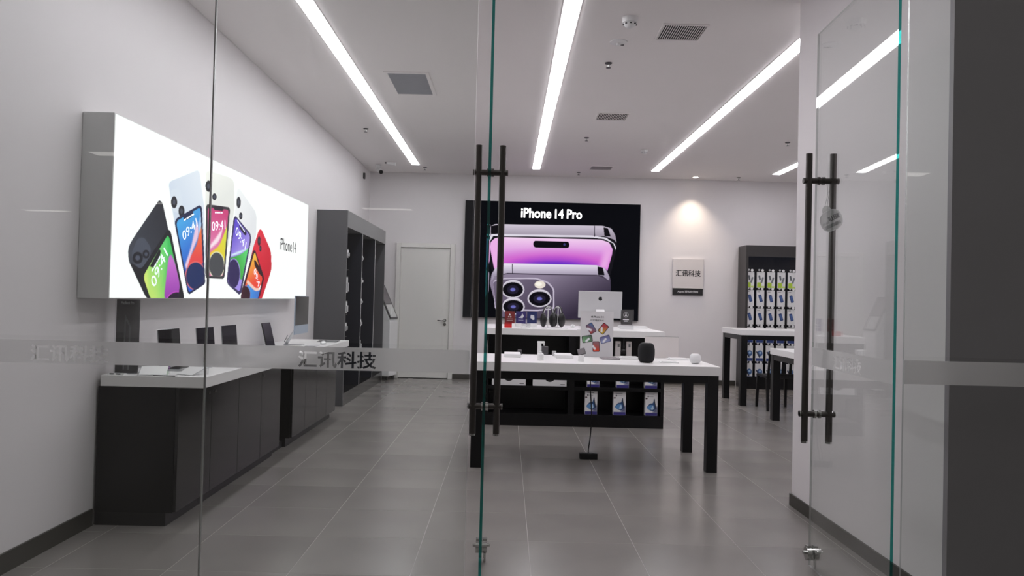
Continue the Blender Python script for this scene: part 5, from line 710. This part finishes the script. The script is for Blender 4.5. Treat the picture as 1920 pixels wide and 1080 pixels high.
# ================================================ THINGS ON THE ISLAND
TI = 1.0835
imac('silver desktop computer seen from behind on the island', 1.157, 9.28, TI, 0, .545, .335, False)
def cardstand(label, x, y, m, kind):
    t = thing('card_stand', label, 'sign', (x, y, TI), group='small coloured cards in clear stands'); BX('card', m, t, -.057, .057, .0, .004, .045, .185); BX('acrylic_cover', ACRYL, t, -.062, .062, -.004, -.0008, .0, .19)
    BX('base', PWHITE, t, -.06, .06, -.03, .03, .0003, .0445)
    F = frame((0, -.0006, .11), (1, 0, 0), (0, 0, 1)); q = B()
    if kind == 0: 
        q.prism([(*p, 0) for p in ell(0, .035, .009, .010)], (0, 0, 1), .0004).prism([(*p, 0) for p in ell(-.012, .010, .008, .009)], (0, 0, 1), .0004).prism([(*p, 0) for p in ell(.012, .010, .008, .009)], (0, 0, 1), .0004)
        for z in (-.015, -.032): q.box(-.035, .035, z-.0015, z+.0015, 0, .0004)
    elif kind == 1: q.prism([(-.03, .0, 0), (.02, -.005, 0), (.035, .02, 0), (.015, .055, 0), (.005, .02, 0)], (0, 0, 1), .0004).box(-.03, .03, -.03, -.026, 0, .0004)
    else: q.prism([(-.02, .0, 0), (.01, -.025, 0), (.03, -.02, 0), (.025, .03, 0), (-.015, .035, 0)], (0, 0, 1), .0004)
    q.xf(F).obj('white_print', WINK, t); return t
cardstand('dark red card with white icon in a clear stand on the island', .035, 8.66, DRED, 0)
cardstand('purple card with white shape in a clear stand on the island', .165, 8.74, PURPLE, 1)
cardstand('blue card with white shape in a clear stand on the island', .298, 8.82, BLUE, 2)
t = thing('red_product_box', 'small bright red box in front of the dark red card', 'box', (.02, 8.50, TI)); BX('carton', RED, t, -.045, .04, -.02, .02, 0, .055, bev=.002); BX('lid_band', DRED, t, -.045, .04, -.0205, -.0201, .04, .05)
def headphones(label, x, y, rz, sc_=1.):
    t = thing('headphones', label, 'headphones', (x, y, TI), rz, group='black headphones on white stands')
    B().lathe([(.05, 0), (.05, .006), (.012, .010), (.008, .02)], seg=24).obj('stand_base', PWHITE, t, smooth=40); B().cyl((0, 0, .02), (0, 0, .235), .006, 10).box(-.012, .012, -.02, .02, .232, .24, bev=.003).obj('stand_pole', PWHITE, t)
    B().tube([(.068*math.cos(a), 0, .155+.098*math.sin(a)) for a in [PI*i/16 for i in range(17)]], .011, 10).obj('headband', PLASTB, t, smooth=60)
    B().tube([(.066*math.cos(a), -.011, .155+.096*math.sin(a)) for a in [PI*(.08+.84*i/14) for i in range(15)]], .0045, 8).obj('headband_rim', SILVD, t, smooth=60)
    for s in (-1, 1):
        c = B().ball((s*.064, 0, .095), .056, .5, .95, 1.5, 20, 14).obj('ear_cup', PLASTB, t, smooth=60); B().ball((s*.046, 0, .095), .04, .35, .9, 1.5, 16, 10).obj('ear_cushion', MESHB, c, smooth=60)
        B().cyl((s*.066, 0, .15), (s*.067, 0, .20), .005, 8).obj('slider', SILVD, c)
    return t
headphones('black over-ear headphones on a white stand, left one on the island', .475, 8.62, .55)
headphones('black over-ear headphones on a white stand, right one on the island', .60, 8.75, -.9)
t = thing('earbuds_case', 'tiny white rounded earbud case between headphones and computer', 'case', (.785, 8.85, TI)); B().ball((0, 0, .021), .021, 1.3, .6, 1).obj('shell', PWHITE, t, smooth=60); B().ball((0, -.006, .026), .009, 1, 1, 1, 10, 6).obj('indicator', SILVD, t, smooth=60)
t = thing('notice_stand', 'clear stand with black card and round white emblem right of the computer', 'sign', (1.43, 8.90, TI)); BX('black_card', INK, t, -.068, .068, .0, .003, .055, .225); BX('acrylic_cover', ACRYL, t, -.075, .085, -.004, -.0008, 0, .235); BX('foot', ACRYL, t, -.075, .085, .0035, .09, 0, .004)
F = frame((-.01, -.0006, .17), (1, 0, 0), (0, 0, 1)); q = B()
n = 28
for i in range(n):
    a, b2 = 2*PI*i/n, 2*PI*(i+1)/n; q.prism([(.030*math.cos(a), .030*math.sin(a), 0), (.030*math.cos(b2), .030*math.sin(b2), 0), (.026*math.cos(b2), .026*math.sin(b2), 0), (.026*math.cos(a), .026*math.sin(a), 0)], (0, 0, 1), .0004)
q.prism([(*p, 0) for p in ell(0, .009, .007, .008)], (0, 0, 1), .0004).prism([(-.014, -.015, 0), (.014, -.015, 0), (.007, .0, 0), (-.007, .0, 0)], (0, 0, 1), .0004)
for z, w2 in ((-.056, .035), (-.074, .022)): q.box(-w2, w2, z-.005, z+.005, 0, .0004)
q.xf(F).obj('white_emblem', WINK, t)
for x, y, w2, d, h, lb in ((.22, 8.52, .10, .12, .05, 'clear block with white base before the blue card on the island'),):
    t = thing('acrylic_block', lb, 'block', (x, y, TI)); BX('clear_block', ACRYL, t, -w2/2, w2/2, -d/2, d/2, .0205, h); BX('white_base', PWHITE, t, -w2/2, w2/2, -d/2, d/2, 0, .02, bev=.002)
for x, y, w2, d, h, lb in ((1.56, 9.25, .34, .2, .03, 'white keyboard box stacked low on the right end of the island'), (.62, 8.47, .16, .1, .008, 'thin white tray under the headphones on the island')):
    t = thing('white_tray', lb, 'tray', (x, y, TI)); BX('body', PWHITE, t, -w2/2, w2/2, -d/2, d/2, 0, h*.6, bev=.001); BX('lid', PWHITE, t, -w2/2+.004, w2/2-.004, -d/2+.004, d/2-.004, h*.6+.0002, h, bev=.001)
t = thing('thin_divider', 'small clear upright strip on the island edge left of the poster stand', 'strip', (.815, 8.40, TI)); BX('upright', ACRYL, t, -.003, .003, -.02, .02, 0, .05); BX('foot', ACRYL, t, -.02, .02, -.02, .02, -.0003, -.0001+.002)

# ================================================ CHAIRS
def chair(label, x, y, rz):
    t = thing('slat_back_chair', label, 'chair', (x, y, 0), rz, group='dark slat back chairs by the high table')
    BX('seat', CLOTH, t, -.21, .21, -.20, .21, .43, .465, bev=.008)
    for sx in (-1, 1):
        B().hull([(sx*.20-.016, .19, 0), (sx*.20+.016, .19, 0), (sx*.20+.016, .215, 0), (sx*.20-.016, .215, 0), (sx*.19-.018, .165, .429), (sx*.19+.018, .165, .429), (sx*.19+.018, .2, .429), (sx*.19-.018, .2, .429)]).obj('leg', BLACK, t)
        B().hull([(sx*.195-.016, -.25, 0), (sx*.195+.016, -.25, 0), (sx*.195+.016, -.22, 0), (sx*.195-.016, -.22, 0), (sx*.19-.018, -.2, .429), (sx*.19+.018, -.2, .429), (sx*.19+.018, -.165, .429), (sx*.19-.018, -.165, .429)]).obj('leg', BLACK, t)
        B().hull([(sx*.19-.015, -.215, .43), (sx*.19+.015, -.215, .43), (sx*.19+.015, -.2005, .43), (sx*.19-.015, -.2005, .43), (sx*.185-.014, -.27, .80), (sx*.185+.014, -.27, .80), (sx*.185+.014, -.25, .80), (sx*.185-.014, -.25, .80)]).obj('back_post', BLACK, t)
    B().hull([(-.17, -.262, .74), (.17, -.262, .74), (.17, -.244, .74), (-.17, -.244, .74), (-.17, -.268, .80), (.17, -.268, .80), (.17, -.252, .80), (-.17, -.252, .80)]).obj('top_rail', BLACK, t)
    for k in range(3): x0 = -.10+.10*k; B().hull([(x0-.018, -.222, .50), (x0+.018, -.222, .50), (x0+.018, -.212, .50), (x0-.018, -.212, .50), (x0-.018, -.26, .7395), (x0+.018, -.26, .7395), (x0+.018, -.25, .7395), (x0-.018, -.25, .7395)]).obj('slat', BLACK, t)
    BX('lower_rail', BLACK, t, -.17, .17, -.226, -.208, .466, .4995)
    return t
chair('dark slat back chair beside the left leg of the high table', 3.70, 10.18, 0)
chair('dark slat back chair behind the leg of the right display table', 4.30, 10.18, 0)

# ================================================ TAG ON THE DOOR HANDLE
FROSTY = glassmat('frosty_acrylic', (.85, .85, .85), r0=.08); nt = FROSTY.node_tree
mx2 = nt.nodes.new('ShaderNodeMixShader'); df = nt.nodes.new('ShaderNodeBsdfDiffuse'); df.inputs[0].default_value = (.8, .8, .8, 1); om = nt.nodes['Material Output']; src = om.inputs[0].links[0].from_socket
mx2.inputs[0].default_value = .42; nt.links.new(src, mx2.inputs[1]); nt.links.new(df.outputs[0], mx2.inputs[2]); nt.links.new(mx2.outputs[0], om.inputs[0])
t = thing('door_tag', 'rounded clear tag with grey lettering hanging on the right door handle', 'tag', (1.70, 3.925, 1.86), 0)
r = Vector((.07, -.085, .045)).normalized(); u = Vector((-.02, .025, 1)); u = (u-r*(u@r)).normalized(); F = frame((0, 0, 0), r, u)
pts = [(.060*math.copysign(abs(math.cos(a))**.8, math.cos(a)), .056*math.copysign(abs(math.sin(a))**.8, math.sin(a)), 0) for a in [2*PI*i/36 for i in range(36)]]
B().prism(pts, (0, 0, 1), .003).prism([(*p, 0) for p in ell(-.004, .056, .024, .03)], (0, 0, 1), .0028).xf(F).obj('plate', FROSTY, t)
rim = B()
for i in range(36):
    a, b2 = Vector(pts[i]), Vector(pts[(i+1) % 36]); rim.prism([a*1.0, b2*1.0, b2*.965, a*.965], (0, 0, 1), .0008)
rim.xf(F @ Matrix.Translation((0, 0, .0031))).obj('rim_line', SILVD, t)
text('lettering', '\u9a6c\u4e0a\u56de\u6765', LDARK, t, F @ Matrix.Translation((-.012, -.004, .0032)), .062, .026, bold=.05, depth=.0004)
text('small_lettering', '\u5e97\u5458\u5916\u51fa', GINK, t, F @ Matrix.Translation((-.050, -.010, .0032)), .036, .012, bold=.04, depth=.0004)
B().box(-.044, .046, -.036, -.018, .0032, .0036).xf(F).obj('grey_bar', GINK, t)
B().tube([F @ Vector((-.006, .08, .0)), (1.69, 3.925, 1.86) and Vector((-.012, .02, .15)), Vector((-.012, .034, .21))], .0012, 6).obj('string', GINK, t)
B().tube([F @ Vector((.006, .08, .0)), Vector((.0, .03, .15)), Vector((-.002, .034, .21))], .0012, 6).obj('string', GINK, t)
